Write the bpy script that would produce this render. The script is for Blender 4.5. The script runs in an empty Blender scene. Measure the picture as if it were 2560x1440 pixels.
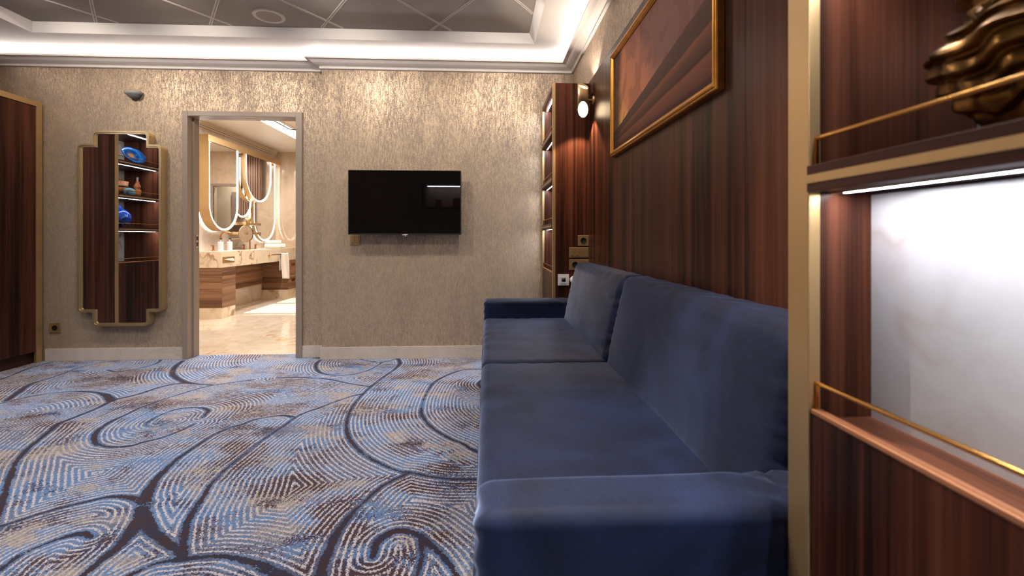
import bpy, math, random
import numpy as np
from mathutils import Vector, Matrix
random.seed(7)
COL = bpy.context.scene.collection
PI = math.pi

# ------------------------------------------------------------------ node helpers
def new_mat(name):
    m = bpy.data.materials.new(name); m.use_nodes = True
    nt = m.node_tree; b = nt.nodes.get('Principled BSDF')
    return m, nt, b
def nd(nt, t, **kw):
    n = nt.nodes.new(t)
    for k, v in kw.items():
        if k in n.inputs: n.inputs[k].default_value = v
        else: setattr(n, k, v)
    return n
def lk(nt, a, b): nt.links.new(a, b)
def mth(nt, op, a, b=None, c=None, clamp=False):
    n = nt.nodes.new('ShaderNodeMath'); n.operation = op; n.use_clamp = clamp
    for i, v in enumerate((a, b, c)):
        if v is None: continue
        if hasattr(v, 'is_output') or hasattr(v, 'links'): nt.links.new(v, n.inputs[i])
        else: n.inputs[i].default_value = v
    return n.outputs[0]
def ramp(nt, fac, stops, mode='LINEAR'):
    n = nt.nodes.new('ShaderNodeValToRGB'); cr = n.color_ramp; cr.interpolation = mode
    while len(cr.elements) < len(stops): cr.elements.new(0.5)
    for e, (p, c) in zip(cr.elements, stops):
        e.position = p; e.color = (c[0], c[1], c[2], 1)
    nt.links.new(fac, n.inputs[0]); return n.outputs[0]
def mixc(nt, fac, a, b):
    n = nt.nodes.new('ShaderNodeMix'); n.data_type = 'RGBA'
    if hasattr(fac, 'links'): nt.links.new(fac, n.inputs[0])
    else: n.inputs[0].default_value = fac
    for i, v in ((6, a), (7, b)):
        if hasattr(v, 'links'): nt.links.new(v, n.inputs[i])
        else: n.inputs[i].default_value = (v[0], v[1], v[2], 1)
    return n.outputs[2]
def ocoord(nt, scale=(1, 1, 1), off=(0, 0, 0)):
    t = nt.nodes.new('ShaderNodeTexCoord'); mp = nt.nodes.new('ShaderNodeMapping')
    mp.inputs['Scale'].default_value = scale; mp.inputs['Location'].default_value = off
    nt.links.new(t.outputs['Object'], mp.inputs[0]); return mp.outputs[0]
def noise(nt, vec, scale, detail=3, rough=.5, dist=0):
    n = nt.nodes.new('ShaderNodeTexNoise'); n.inputs['Scale'].default_value = scale
    n.inputs['Detail'].default_value = detail; n.inputs['Roughness'].default_value = rough
    n.inputs['Distortion'].default_value = dist
    nt.links.new(vec, n.inputs['Vector']); return n.outputs[0]
def bump(nt, b, h, strength, dist):
    n = nt.nodes.new('ShaderNodeBump'); n.inputs['Strength'].default_value = strength
    n.inputs['Distance'].default_value = dist
    nt.links.new(h, n.inputs['Height']); nt.links.new(n.outputs[0], b.inputs['Normal'])
def srgb(r, g, b):
    f = lambda c: (c/255/12.92) if c/255 <= .04045 else ((c/255+.055)/1.055)**2.4
    return (f(r), f(g), f(b))
def plain(name, col, rough=.5, metal=0., var=.06, spec=.5, scale=8):
    """a solid colour with a little procedural variation"""
    m, nt, b = new_mat(name)
    v = noise(nt, ocoord(nt), scale, 3)
    c = ramp(nt, v, [(.3, [x*(1-var) for x in col]), (.7, [min(1, x*(1+var)) for x in col])])
    lk(nt, c, b.inputs['Base Color'])
    b.inputs['Roughness'].default_value = rough; b.inputs['Metallic'].default_value = metal
    b.inputs['Specular IOR Level'].default_value = spec
    return m
def glow(name, col, st):
    m, nt, b = new_mat(name)
    b.inputs['Base Color'].default_value = (0.8, .8, .8, 1)
    b.inputs['Emission Color'].default_value = (*col, 1); b.inputs['Emission Strength'].default_value = st
    return m

M = {}
def wood(name, axis, dark, mid, light, rough=.36, coat=0., fine=1.0):
    m, nt, b = new_mat(name)
    s = [36., 36., 36.]; s[axis] = .55
    v = ocoord(nt, s)
    n1 = noise(nt, v, .55, 4, .6, .6)
    s2 = [160., 160., 160.]; s2[axis] = 2.2
    n2 = noise(nt, ocoord(nt, s2), 1.0, 3, .6, .1)
    s3 = [4., 4., 4.]; s3[axis] = .5
    n3 = noise(nt, ocoord(nt, s3, (3, 1, 2)), 1., 2, .5, .3)
    f = mth(nt, 'ADD', mth(nt, 'MULTIPLY', n1, .62), mth(nt, 'MULTIPLY', n2, .22*fine))
    f = mth(nt, 'ADD', f, mth(nt, 'MULTIPLY', n3, .26))
    c = ramp(nt, f, [(.42, dark), (.49, [x*.6+y*.4 for x, y in zip(dark, mid)]), (.55, mid), (.68, light)])
    lk(nt, c, b.inputs['Base Color'])
    b.inputs['Roughness'].default_value = rough
    b.inputs['Specular IOR Level'].default_value = .16
    b.inputs['Coat Weight'].default_value = coat; b.inputs['Coat Roughness'].default_value = .25
    bump(nt, b, n2, .08, .001)
    return m
D, Mi, L = srgb(20, 10, 8), srgb(68, 35, 24), srgb(98, 56, 39)
M['wood_z'] = wood('rosewood_upright_grain', 2, D, Mi, L)
M['wood_y'] = wood('rosewood_long_grain', 1, D, Mi, L)
M['wood_x'] = wood('rosewood_cross_grain', 0, D, Mi, L)
M['wood_lip'] = wood('rosewood_light_lip', 1, srgb(120, 76, 54), srgb(170, 116, 84), srgb(190, 136, 100), .4)
M['wood_edge'] = wood('rosewood_dark_edge', 1, srgb(34, 18, 15), srgb(58, 32, 26), srgb(76, 44, 36))
M['oak_y'] = wood('walnut_vanity', 1, srgb(92, 66, 50), srgb(138, 104, 80), srgb(162, 126, 100), .5, 0)
M['oak_x'] = wood('walnut_vanity_front', 0, srgb(92, 66, 50), srgb(138, 104, 80), srgb(162, 126, 100), .5, 0)
M['gold'] = plain('champagne_gold_lacquer', srgb(190, 158, 112), .38, .75, .03)
M['gold_dark'] = plain('aged_gold_leaf', srgb(200, 140, 62), .34, .85, .12, scale=30)
M['frame_brown'] = plain('frame_outer_brown', srgb(74, 48, 30), .35, .4, .1)
M['brass'] = plain('polished_brass', srgb(214, 160, 88), .16, 1., .03)
M['rose_brass'] = plain('rose_brass', srgb(196, 138, 88), .22, 1., .03)
M['mirror_gold'] = plain('mirror_frame_gold', srgb(196, 172, 132), .33, .8, .03)
M['white'] = plain('white_moulding_paint', srgb(238, 232, 227), .5, 0, .02)
M['ceil'] = plain('ceiling_panel_metal', srgb(168, 160, 152), .6, .0, .03)
M['trimline'] = plain('ceiling_joint_strip', srgb(236, 228, 222), .4, 0, .03)
M['door'] = plain('taupe_door_frame_paint', srgb(146, 131, 119), .38, 0, .02)
M['dark'] = plain('soft_black', srgb(18, 16, 16), .5, 0, .1)
M['plastic_white'] = plain('white_plastic', srgb(222, 220, 222), .35, 0, .02)
M['plastic_grey'] = plain('grey_detector_plastic', srgb(150, 146, 140), .45, 0, .05)
M['steel'] = plain('brushed_steel', srgb(190, 188, 184), .3, 1., .05)
M['towel'] = plain('white_towelling', srgb(236, 230, 222), .9, 0, .05, .2, 90)
M['skirt'] = None

# metallic fleck wallpaper
def wallpaper():
    m, nt, b = new_mat('champagne_fleck_wallpaper')
    n1 = noise(nt, ocoord(nt, (1, 1, .36)), 250, 2, .6)
    n2 = noise(nt, ocoord(nt, (1, 1, .22)), 95, 3, .7)
    n3 = noise(nt, ocoord(nt, (1, 1, .3)), 9, 2, .5)
    f = mth(nt, 'ADD', mth(nt, 'MULTIPLY', n1, .55), mth(nt, 'MULTIPLY', n2, .45))
    f = mth(nt, 'ADD', f, mth(nt, 'MULTIPLY', mth(nt, 'SUBTRACT', n3, .5), .14))
    fl = ramp(nt, f, [(.42, (0, 0, 0)), (.64, (1, 1, 1))])
    c = mixc(nt, fl, srgb(139, 122, 109), srgb(213, 189, 159))
    lk(nt, c, b.inputs['Base Color'])
    lk(nt, mth(nt, 'MULTIPLY', fl, .72), b.inputs['Metallic'])
    r = mth(nt, 'SUBTRACT', .6, mth(nt, 'MULTIPLY', fl, .27))
    lk(nt, r, b.inputs['Roughness'])
    bump(nt, b, f, .55, .003)
    return m
M['paper'] = wallpaper()

def marble(name, base, vein, rough=.12, scale=1.4, vs=.5, cloud=None, tile=None, w=.035):
    m, nt, b = new_mat(name)
    v = ocoord(nt, (scale,)*3)
    wn = nd(nt, 'ShaderNodeTexNoise'); wn.inputs['Scale'].default_value = 1.3; wn.inputs['Detail'].default_value = 4
    lk(nt, v, wn.inputs[0])
    vm = nd(nt, 'ShaderNodeVectorMath', operation='MULTIPLY_ADD')
    lk(nt, wn.outputs[1], vm.inputs[0]); vm.inputs[1].default_value = (1.6,)*3; lk(nt, v, vm.inputs[2])
    n = noise(nt, vm.outputs[0], 1.1, 2, .5)
    a = mth(nt, 'ABSOLUTE', mth(nt, 'SUBTRACT', n, .5))
    vein_f = ramp(nt, a, [(0, (1, 1, 1)), (w*.4, (.45,)*3), (w, (0, 0, 0))])
    n4 = noise(nt, v, .9, 2)
    mask = ramp(nt, n4, [(.42, (0, 0, 0)), (.62, (1, 1, 1))])
    ff = mth(nt, 'MULTIPLY', mth(nt, 'MULTIPLY', vein_f, mask), vs)
    n5 = noise(nt, vm.outputs[0], 2.3, 5, .6)
    c0 = mixc(nt, ramp(nt, n5, [(.35, (0, 0, 0)), (.7, (1, 1, 1))]), base, cloud or [x*.86 for x in base])
    c = mixc(nt, ff, c0, vein)
    if tile:
        bt = nd(nt, 'ShaderNodeTexBrick', offset=0.0)
        mp = nd(nt, 'ShaderNodeMapping'); lk(nt, ocoord(nt), mp.inputs[0]); mp.inputs['Rotation'].default_value = tile[2]
        lk(nt, mp.outputs[0], bt.inputs[0])
        bt.inputs['Scale'].default_value = 1; bt.inputs['Mortar Size'].default_value = .0015
        bt.inputs['Brick Width'].default_value = tile[0]; bt.inputs['Row Height'].default_value = tile[1]
        c = mixc(nt, mth(nt, 'MULTIPLY', bt.outputs['Fac'], .45), c, [x*.5 for x in base])
    lk(nt, c, b.inputs['Base Color']); b.inputs['Roughness'].default_value = rough
    return m
M['marble_white'] = marble('white_marble_back_panel', srgb(206, 204, 206), srgb(160, 116, 76), .2, 2.1, .9, srgb(190, 187, 190), w=.045)
M['marble_bath'] = marble('cream_marble_wall', srgb(228, 218, 208), srgb(168, 140, 116), .1, 1.1, .45, srgb(204, 188, 170), (1.2, .6, (PI/2, 0, PI/2)))
M['marble_far'] = marble('beige_marble_wall', srgb(206, 184, 160), srgb(160, 120, 88), .1, 1.3, .35, srgb(186, 162, 138))
M['marble_top'] = marble('counter_marble', srgb(232, 216, 192), srgb(140, 96, 58), .12, 2.0, .95, srgb(220, 202, 176))
M['marble_floor'] = marble('cream_marble_floor', srgb(230, 219, 203), srgb(206, 150, 98), .08, 1.8, .85, srgb(212, 192, 164), (.9, .9, (0, 0, 0)))
M['skirt'] = marble('marble_skirting', srgb(206, 194, 182), srgb(150, 130, 115), .25, 3.0, .3, srgb(190, 178, 168))
M['bathceil'] = plain('bathroom_ceiling_paint', srgb(224, 212, 196), .5, 0, .02)

def velvet(name='navy_velvet', lo=(5, 9, 26), hi=(21, 33, 70), sw=1.15):
    m, nt, b = new_mat(name)
    v = ocoord(nt, (1, 1, 1))
    n1 = noise(nt, v, 3.2, 4, .6, .8)
    n2 = noise(nt, ocoord(nt, (220, 60, 220)), 1., 2, .6, .2)
    f = mth(nt, 'ADD', mth(nt, 'MULTIPLY', n1, .75), mth(nt, 'MULTIPLY', n2, .25))
    c = ramp(nt, f, [(.35, srgb(*lo)), (.65, srgb(*hi))])
    lk(nt, c, b.inputs['Base Color'])
    b.inputs['Roughness'].default_value = .62; b.inputs['Specular IOR Level'].default_value = .22
    lk(nt, mth(nt, 'ADD', mth(nt, 'MULTIPLY', f, sw), .1), b.inputs['Sheen Weight'])
    b.inputs['Sheen Roughness'].default_value = .34
    b.inputs['Sheen Tint'].default_value = (.46, .58, .92, 1)
    bump(nt, b, n2, .2, .002)
    return m
M['velvet'] = velvet()
M['velvet_arm_lit'] = velvet('navy_velvet_arm_lit', (9, 15, 34), (28, 40, 76), 2.4)  # lighter copy of the sofa velvet, light on the arm put into colour and sheen

def carpet():
    m, nt, b = new_mat('swirl_patterned_carpet')
    at = nd(nt, 'ShaderNodeAttribute'); at.attribute_name = 'line_distance'
    d0 = at.outputs['Fac']
    # yarn tufts: everything is decided per small cell
    oc = ocoord(nt)
    sn = nd(nt, 'ShaderNodeVectorMath', operation='SNAP'); lk(nt, oc, sn.inputs[0]); sn.inputs[1].default_value = (.0042, .0042, .0042)
    wn = nd(nt, 'ShaderNodeTexWhiteNoise'); lk(nt, sn.outputs[0], wn.inputs[0])
    sp = nd(nt, 'ShaderNodeSeparateColor'); lk(nt, wn.outputs[1], sp.inputs[0])
    r1 = mth(nt, 'SUBTRACT', sp.outputs[0], .5); r2 = mth(nt, 'SUBTRACT', sp.outputs[1], .5)
    d = mth(nt, 'ADD', d0, mth(nt, 'MULTIPLY', r1, .0068))
    def patch(sc, off, det=4, rg=.62, st=(1, 1.5, 1)):
        mp = nd(nt, 'ShaderNodeMapping'); mp.inputs['Scale'].default_value = st; mp.inputs['Location'].default_value = off
        lk(nt, sn.outputs[0], mp.inputs[0])
        return mth(nt, 'ADD', noise(nt, mp.outputs[0], sc, det, rg), mth(nt, 'MULTIPLY', r2, .13))
    P = .0212
    ph = mth(nt, 'FRACT', mth(nt, 'DIVIDE', mth(nt, 'ADD', d, P*.30), P))
    tri = mth(nt, 'ABSOLUTE', mth(nt, 'SUBTRACT', ph, .92))
    tri2 = mth(nt, 'MINIMUM', tri, mth(nt, 'SUBTRACT', 1., tri))
    line = mth(nt, 'LESS_THAN', tri2, .16)
    blue = srgb(102, 136, 186); pale = srgb(208, 204, 214); beige = srgb(164, 156, 158)
    brown = srgb(74, 56, 66); navy = srgb(62, 68, 100); slate = srgb(112, 122, 152)
    p1 = patch(2.2, (0, 0, 0)); p2 = patch(3.0, (7, 3, 0)); p3 = patch(2.6, (2, 9, 4)); p4 = patch(5.5, (5, 1, 8))
    gnd = mixc(nt, mth(nt, 'GREATER_THAN', p1, .475), slate, blue)
    gnd = mixc(nt, mth(nt, 'GREATER_THAN', p2, .575), gnd, beige)
    gnd = mixc(nt, mth(nt, 'GREATER_THAN', p3, .545), gnd, brown)
    gnd = mixc(nt, mth(nt, 'GREATER_THAN', p4, .61), gnd, navy)
    lcol = mixc(nt, mth(nt, 'GREATER_THAN', p2, .55), pale, srgb(198, 188, 184))
    # lines fade out where a solid blue or beige patch runs over them
    fade = mth(nt, 'GREATER_THAN', patch(3.4, (11, 4, 2)), .615)
    line = mth(nt, 'MULTIPLY', line, mth(nt, 'SUBTRACT', 1., fade))
    c = mixc(nt, line, gnd, lcol)
    core = mth(nt, 'LESS_THAN', mth(nt, 'ADD', d, mth(nt, 'MULTIPLY', mth(nt, 'SUBTRACT', patch(14, (6, 2, 1)), .5), .020)), -.002)
    dk = mixc(nt, mth(nt, 'GREATER_THAN', patch(9, (3, 3, 3)), .5), srgb(62, 46, 56), srgb(50, 50, 72))
    core = mth(nt, 'MULTIPLY', core, mth(nt, 'LESS_THAN', patch(3.0, (1, 14, 2)), .66))
    halo = mth(nt, 'LESS_THAN', d, P*.36)
    c = mixc(nt, mth(nt, 'MULTIPLY', halo, .8), c, mixc(nt, .5, gnd, blue))
    c = mixc(nt, core, c, dk)
    # tiny per-tuft brightness change
    hs = nd(nt, 'ShaderNodeHueSaturation'); lk(nt, c, hs.inputs['Color'])
    lk(nt, mth(nt, 'ADD', 1., mth(nt, 'MULTIPLY', r1, .22)), hs.inputs['Value'])
    lk(nt, hs.outputs[0], b.inputs['Base Color'])
    b.inputs['Roughness'].default_value = .95; b.inputs['Specular IOR Level'].default_value = .1
    b.inputs['Sheen Weight'].default_value = .15
    bump(nt, b, sp.outputs[2], .5, .003)
    return m
M['carpet'] = carpet()
M['led'] = glow('cool_white_led', (.92, .95, 1.), 98)
M['led_cove'] = glow('cove_led', (1., .95, .91), 20)
M['led_bath'] = glow('mirror_led', (1., .95, .88), 7)
M['led_back'] = glow('mirror_back_led', (1., .96, .92), 26)
M['bulb'] = glow('warm_bulb', (1., .78, .48), 60)
def looking_glass(name, tint=.9):
    m, nt, b = new_mat(name)
    b.inputs['Metallic'].default_value = 1; b.inputs['Roughness'].default_value = .015
    b.inputs['Base Color'].default_value = (tint, tint, tint*.98, 1)
    return m
M['glass'] = looking_glass('mirror_glass')
M['screen'] = plain('black_glass_screen', (.0035, .0028, .003), .02, 0, .02, .35)

# ------------------------------------------------------------------ mesh builder
class MB:
    def __init__(s): s.v = []; s.f = []; s.m = []; s.smooth = []; s.mi = 0
    def add(s, vs, fs, smooth=False):
        o = len(s.v); s.v += [tuple(v) for v in vs]
        for f in fs: s.f.append(tuple(i+o for i in f)); s.m.append(s.mi); s.smooth.append(smooth)
        return s
    def box(s, x0, x1, y0, y1, z0, z1):
        x0, x1 = sorted((x0, x1)); y0, y1 = sorted((y0, y1)); z0, z1 = sorted((z0, z1))
        vs = [(x, y, z) for z in (z0, z1) for y in (y0, y1) for x in (x0, x1)]
        return s.add(vs, [(0, 2, 3, 1), (4, 5, 7, 6), (0, 1, 5, 4), (2, 6, 7, 3), (0, 4, 6, 2), (1, 3, 7, 5)])
    def tube(s, pts, r, n=12, caps=True):
        pts = [Vector(p) for p in pts]; rings = []
        up = None
        for i, p in enumerate(pts):
            t = (pts[min(i+1, len(pts)-1)]-pts[max(i-1, 0)]).normalized()
            if up is None:
                up = Vector((0, 0, 1)) if abs(t.z) < .9 else Vector((1, 0, 0))
            a = t.cross(up).normalized(); up = a.cross(t).normalized()
            rr = r[i] if isinstance(r, (list, tuple)) else r
            rings.append([p+(a*math.cos(2*PI*k/n)+up*math.sin(2*PI*k/n))*rr for k in range(n)])
        vs = [v for R in rings for v in R]; fs = []
        for i in range(len(rings)-1):
            for k in range(n):
                fs.append((i*n+k, i*n+(k+1) % n, (i+1)*n+(k+1) % n, (i+1)*n+k))
        s.add(vs, fs, True)
        if caps: s.add(rings[0], [tuple(range(n))]); s.add(rings[-1], [tuple(range(n))[::-1]])
        return s
    def lathe(s, c, prof, n=40, mod=None, squash=(1, 1), axis=None):
        """prof: (radius, height) pairs turned about a vertical axis through c"""
        vs = []
        for i, (r, h) in enumerate(prof):
            for k in range(n):
                a = 2*PI*k/n; rr = r; hh = h
                if mod: rr, hh = mod(r, h, a, i)
                p = Vector((rr*math.cos(a)*squash[0], rr*math.sin(a)*squash[1], hh))
                if axis is not None: p = axis @ p
                vs.append(Vector(c)+p)
        fs = []
        for i in range(len(prof)-1):
            for k in range(n): fs.append((i*n+k, i*n+(k+1) % n, (i+1)*n+(k+1) % n, (i+1)*n+k))
        return s.add(vs, fs, True)
    def prism(s, poly, fn, d0, d1):
        """poly: 2D outline, fn(u, v, d) -> world point"""
        n = len(poly)
        vs = [fn(u, v, d0) for u, v in poly]+[fn(u, v, d1) for u, v in poly]
        fs = [tuple(range(n)), tuple(range(2*n-1, n-1, -1))]+[(i, i+n, (i+1) % n+n, (i+1) % n) for i in range(n)]
        return s.add(vs, fs)
    def band(s, outer, inner, fn, d0, d1):
        """a closed ring between two outlines of equal length, from depth d0 to d1"""
        n = len(outer)
        vs = [fn(u, v, d) for P, d in ((outer, d0), (inner, d0), (inner, d1), (outer, d1)) for u, v in P]
        fs = []
        for a, b in ((0, 1), (1, 2), (2, 3), (3, 0)):
            for i in range(n):
                j = (i+1) % n; fs.append((a*n+i, a*n+j, b*n+j, b*n+i))
        return s.add(vs, fs)
    def build(s, name, mat, parent=None, bevel=0, segs=2, smooth=False, weld=False):
        me = bpy.data.meshes.new(name)
        if parent is None:
            a = np.array(s.v); off = Vector(((a[:, 0].min()+a[:, 0].max())/2, (a[:, 1].min()+a[:, 1].max())/2, a[:, 2].min()))
        else:
            off = world_loc(parent)
        me.from_pydata([Vector(v)-off for v in s.v], [], s.f); me.update()
        mats = mat if isinstance(mat, list) else [mat]
        for q in mats: me.materials.append(q)
        me.polygons.foreach_set('material_index', s.m)
        sm = [True]*len(s.f) if smooth else s.smooth
        me.polygons.foreach_set('use_smooth', sm)
        o = bpy.data.objects.new(name, me); COL.objects.link(o)
        if parent is None: o.location = off
        else: o.parent = parent
        import bmesh
        bm = bmesh.new(); bm.from_mesh(me); bmesh.ops.recalc_face_normals(bm, faces=bm.faces); bm.to_mesh(me); bm.free()
        if bevel:
            md = o.modifiers.new('bevel', 'BEVEL'); md.width = bevel; md.segments = segs; md.limit_method = 'ANGLE'; md.angle_limit = .6
        return o
def world_loc(o):
    v = Vector((0, 0, 0))
    while o is not None: v += o.location; o = o.parent
    return v
def tag(o, label, cat, group=None, kind=None):
    o['label'] = label; o['category'] = cat
    if group: o['group'] = group
    if kind: o['kind'] = kind
    return o
def struct(o): o['kind'] = 'structure'; return o
def thing(name, loc, label, cat, group=None):
    o = bpy.data.objects.new(name, None); COL.objects.link(o); o.location = loc; o.empty_display_size = .1
    return tag(o, label, cat, group)
def B(name, mat, parent, *box, bevel=0, segs=2):
    mb = MB()
    for b in box:
        if isinstance(b, list):
            for q in b: mb.box(*q)
        elif isinstance(b, tuple): mb.box(*b)
        else: mb.box(*box); break
    return mb.build(name, mat, parent, bevel, segs)
def round_poly(pts, r, n=6, rs=None):
    out = []; N = len(pts)
    for i in range(N):
        p = Vector(pts[i]); a = Vector(pts[i-1]); c = Vector(pts[(i+1) % N])
        rr = rs[i] if rs else r
        if rr <= 0: out += [tuple(p)]*(n+1); continue
        da = (a-p).normalized(); dc = (c-p).normalized()
        p0 = p+da*rr; p1 = p+dc*rr
        cen = p+da*rr+dc*rr
        for k in range(n+1):
            t = k/n*PI/2
            out.append(tuple(cen-dc*rr*math.cos(t)-da*rr*math.sin(t)))
    return out

# ------------------------------------------------------------------ room shell
YA, YB, XC = 3.934, 4.010, -1.378      # television wall, recessed wall, corner between them
XR = .742                               # right wall
XL = -4.08                              # left wall behind the wardrobes
ZC = 2.72
YR = -2.3
def S(name, mat, *boxes, bevel=0):
    return struct(B(name, mat, None, *boxes, bevel=bevel))
S('wall_back', M['paper'], (XC, XR+.12, YA, YA+.12, 0, ZC))
# recessed wall with the door opening
DX0, DX1, DZ = -2.525, -1.595, 2.062
S('wall_back_recess', M['paper'], [(XL-.1, DX0, YB, 4.12, 0, ZC), (DX1, XC, YB, 4.12, 0, ZC), (DX0, DX1, YB, 4.12, DZ, ZC)])
S('wall_right', M['paper'], (XR, XR+.12, YR, YA, 0, ZC))
S('wall_left', M['paper'], (XL-.1, XL, YR, YB, 0, ZC))
S('wall_front', M['paper'], (XL-.1, XR+.12, YR-.1, YR, 0, ZC))
ZS, ZT = 2.55, 2.616
TX0, TX1, TY0, TY1 = -3.384, .378, -1.9, 3.62
I = .048
S('ceiling', M['ceil'], (TX0, TX1, TY0, TY1, ZT, ZT+.03))
mb = MB()     # soffit ring
mb.box(XL, TX0, YR, YB, ZS, ZS+.02); mb.box(TX1, XR, YR, YA, ZS, ZS+.02)
mb.box(TX0, TX1, TY1, YB if False else YA, ZS, ZS+.02); mb.box(TX0, TX1, YR, TY0, ZS, ZS+.02)
mb.box(TX0-.01, XC, YA-.0, YB, ZS, ZS+.02)
struct(mb.build('ceiling_soffit', M['white']))
mb = MB()     # sloped tray edge
P0 = [(TX0, TY0), (TX1, TY0), (TX1, TY1), (TX0, TY1)]
P1 = [(TX0+I, TY0+I), (TX1-I, TY0+I), (TX1-I, TY1-I), (TX0+I, TY1-I)]
P2 = [(TX0+I+.03, TY0+I+.03), (TX1-I-.03, TY0+I+.03), (TX1-I-.03, TY1-I-.03), (TX0+I+.03, TY1-I-.03)]
mb.add([(*p, ZS) for p in P0]+[(*p, ZT-.004) for p in P1]+[(*p, ZT+.025) for p in P0], [(i, (i+1) % 4, 4+(i+1) % 4, 4+i) for i in range(4)]+[(4+i, 4+(i+1) % 4, 8+(i+1) % 4, 8+i) for i in range(4)]+[(i, (i+1) % 4, 8+(i+1) % 4, 8+i) for i in range(4)])
struct(mb.build('trim_1', M['white']))
# diamond joints of the ceiling panels
mb = MB()
def clipped(x0, sgn):
    """a joint through (x0, TY1-I) running towards the camera; returns its two ends"""
    dx, dy = .71*sgn, -1.0
    xa, xb = TX0+I, TX1-I; pts = []
    x, y = x0, TY1-I
    t0 = 0; t1 = 5.4
    if dx > 0: t0 = max(t0, (xa-x)/dx); t1 = min(t1, (xb-x)/dx)
    else: t0 = max(t0, (xb-x)/dx); t1 = min(t1, (xa-x)/dx)
    return (x+dx*t0, y+dy*t0), (x+dx*t1, y+dy*t1), t1 > t0
for sgn, x0 in ((1, -.433), (-1, -.274)):
    for k in range(-12, 13):
        a, b_, ok = clipped(x0+.82*k, sgn)
        if not ok: continue
        dx, dy = b_[0]-a[0], b_[1]-a[1]; l = math.hypot(dx, dy); nx, ny = -dy/l, dx/l
        for off, w, zz in ((-.007, .0035, ZT-.0015), (.007, .0035, ZT-.0015)):
            q = [(a[0]+nx*(off+s_*w), a[1]+ny*(off+s_*w)) for s_ in (-1, 1)]+[(b_[0]+nx*(off+s_*w), b_[1]+ny*(off+s_*w)) for s_ in (1, -1)]
            mb.add([(*p, zz) for p in q]+[(*p, ZT+.001) for p in q], [(0, 1, 2, 3), (0, 1, 5, 4), (1, 2, 6, 5), (2, 3, 7, 6), (3, 0, 4, 7)])
struct(mb.build('trim_2', M['trimline']))

# crown moulding that hides the cove light: profile (distance from wall, height), swept along the wall line
prof = [(0, 2.43), (.012, 2.43), (.018, 2.434), (.018, 2.444), (.012, 2.447), (.02, 2.452), (.04, 2.457), (.062, 2.467), (.08, 2.482), (.092, 2.487), (.106, 2.487), (.106, 2.5), (.098, 2.5), (.09, 2.492), (.0, 2.485)]
path = [(XL, YR), (XR, YR), (XR, YA), (XC, YA), (XC, YB), (XL, YB)]
def offset_path(path, d):
    out = []; n = len(path)
    for i in range(n):
        p = Vector(path[i]); a = (p-Vector(path[i-1])).normalized(); c = (Vector(path[(i+1) % n])-p).normalized()
        na, nc = Vector((-a.y, a.x)), Vector((-c.y, c.x))
        m = (na+nc); m = m/(m.dot(na)) if m.dot(na) else na
        out.append(tuple(p+m*d))
    return out
mb = MB()
loops = [[(*q, h) for q in offset_path(path, d)] for d, h in prof]
n = len(path)
mb.add([v for l in loops for v in l], [(i*n+k, i*n+(k+1) % n, (i+1)*n+(k+1) % n, (i+1)*n+k) for i in range(len(prof)-1) for k in range(n)])
cr = struct(mb.build('trim_3', M['white']))
mb = MB()     # the led tape lying in the cove
a0 = offset_path(path, .040); a1 = offset_path(path, .058)
mb.add([(*p, 2.502) for p in a0]+[(*p, 2.502) for p in a1]+[(*p, 2.494) for p in a0]+[(*p, 2.494) for p in a1],
       [(k, (k+1) % n, n+(k+1) % n, n+k) for k in range(n)]+[(2*n+k, 2*n+(k+1) % n, 3*n+(k+1) % n, 3*n+k) for k in range(n)]
       +[(k, (k+1) % n, 2*n+(k+1) % n, 2*n+k) for k in range(n)]+[(n+k, n+(k+1) % n, 3*n+(k+1) % n, 3*n+k) for k in range(n)])
mb.build('led_tape', M['led_cove'], cr)
# skirting boards
def skirting(name, *b): S(name, M['skirt'], *b, bevel=.002)
skirting('baseboard_back', (XC-.012, .46, YA-.012, YA, 0, .102))
skirting('baseboard_return', (XC-.012, XC, YA, YB-.012, 0, .102))
skirting('baseboard_recess', (DX1+.03, XC-.012, YB-.012, YB, 0, .102))
skirting('baseboard_left', (-3.64, DX0-.02, YB-.012, YB, 0, .102))
# door frame
fr = [(-2.544, -2.508), (-1.62, -1.565)]
mb = MB()
mb.box(-2.544, -2.502, 3.992, 4.06, 0, 2.083); mb.box(-1.618, -1.565, 3.992, 4.06, 0, 2.083); mb.box(-2.502, -1.618, 3.992, 4.06, 2.040, 2.083)
mb.box(-2.525, -2.490, 4.06, 4.135, 0, 2.07); mb.box(-1.636, -1.59, 4.06, 4.135, 0, 2.07); mb.box(-2.49, -1.636, 4.06, 4.135, 2.040, 2.07)
dr = struct(mb.build('door_1', M['door'], None, .003))
B('strike_plate', M['steel'], dr, [(-2.4905, -2.487, 4.085, 4.115, .93, 1.045)], bevel=.001)
B('latch_slot', M['dark'], dr, [(-2.4872, -2.4862, 4.09, 4.11, .995, 1.03), (-2.4872, -2.4862, 4.09, 4.11, .945, .98)])

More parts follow.
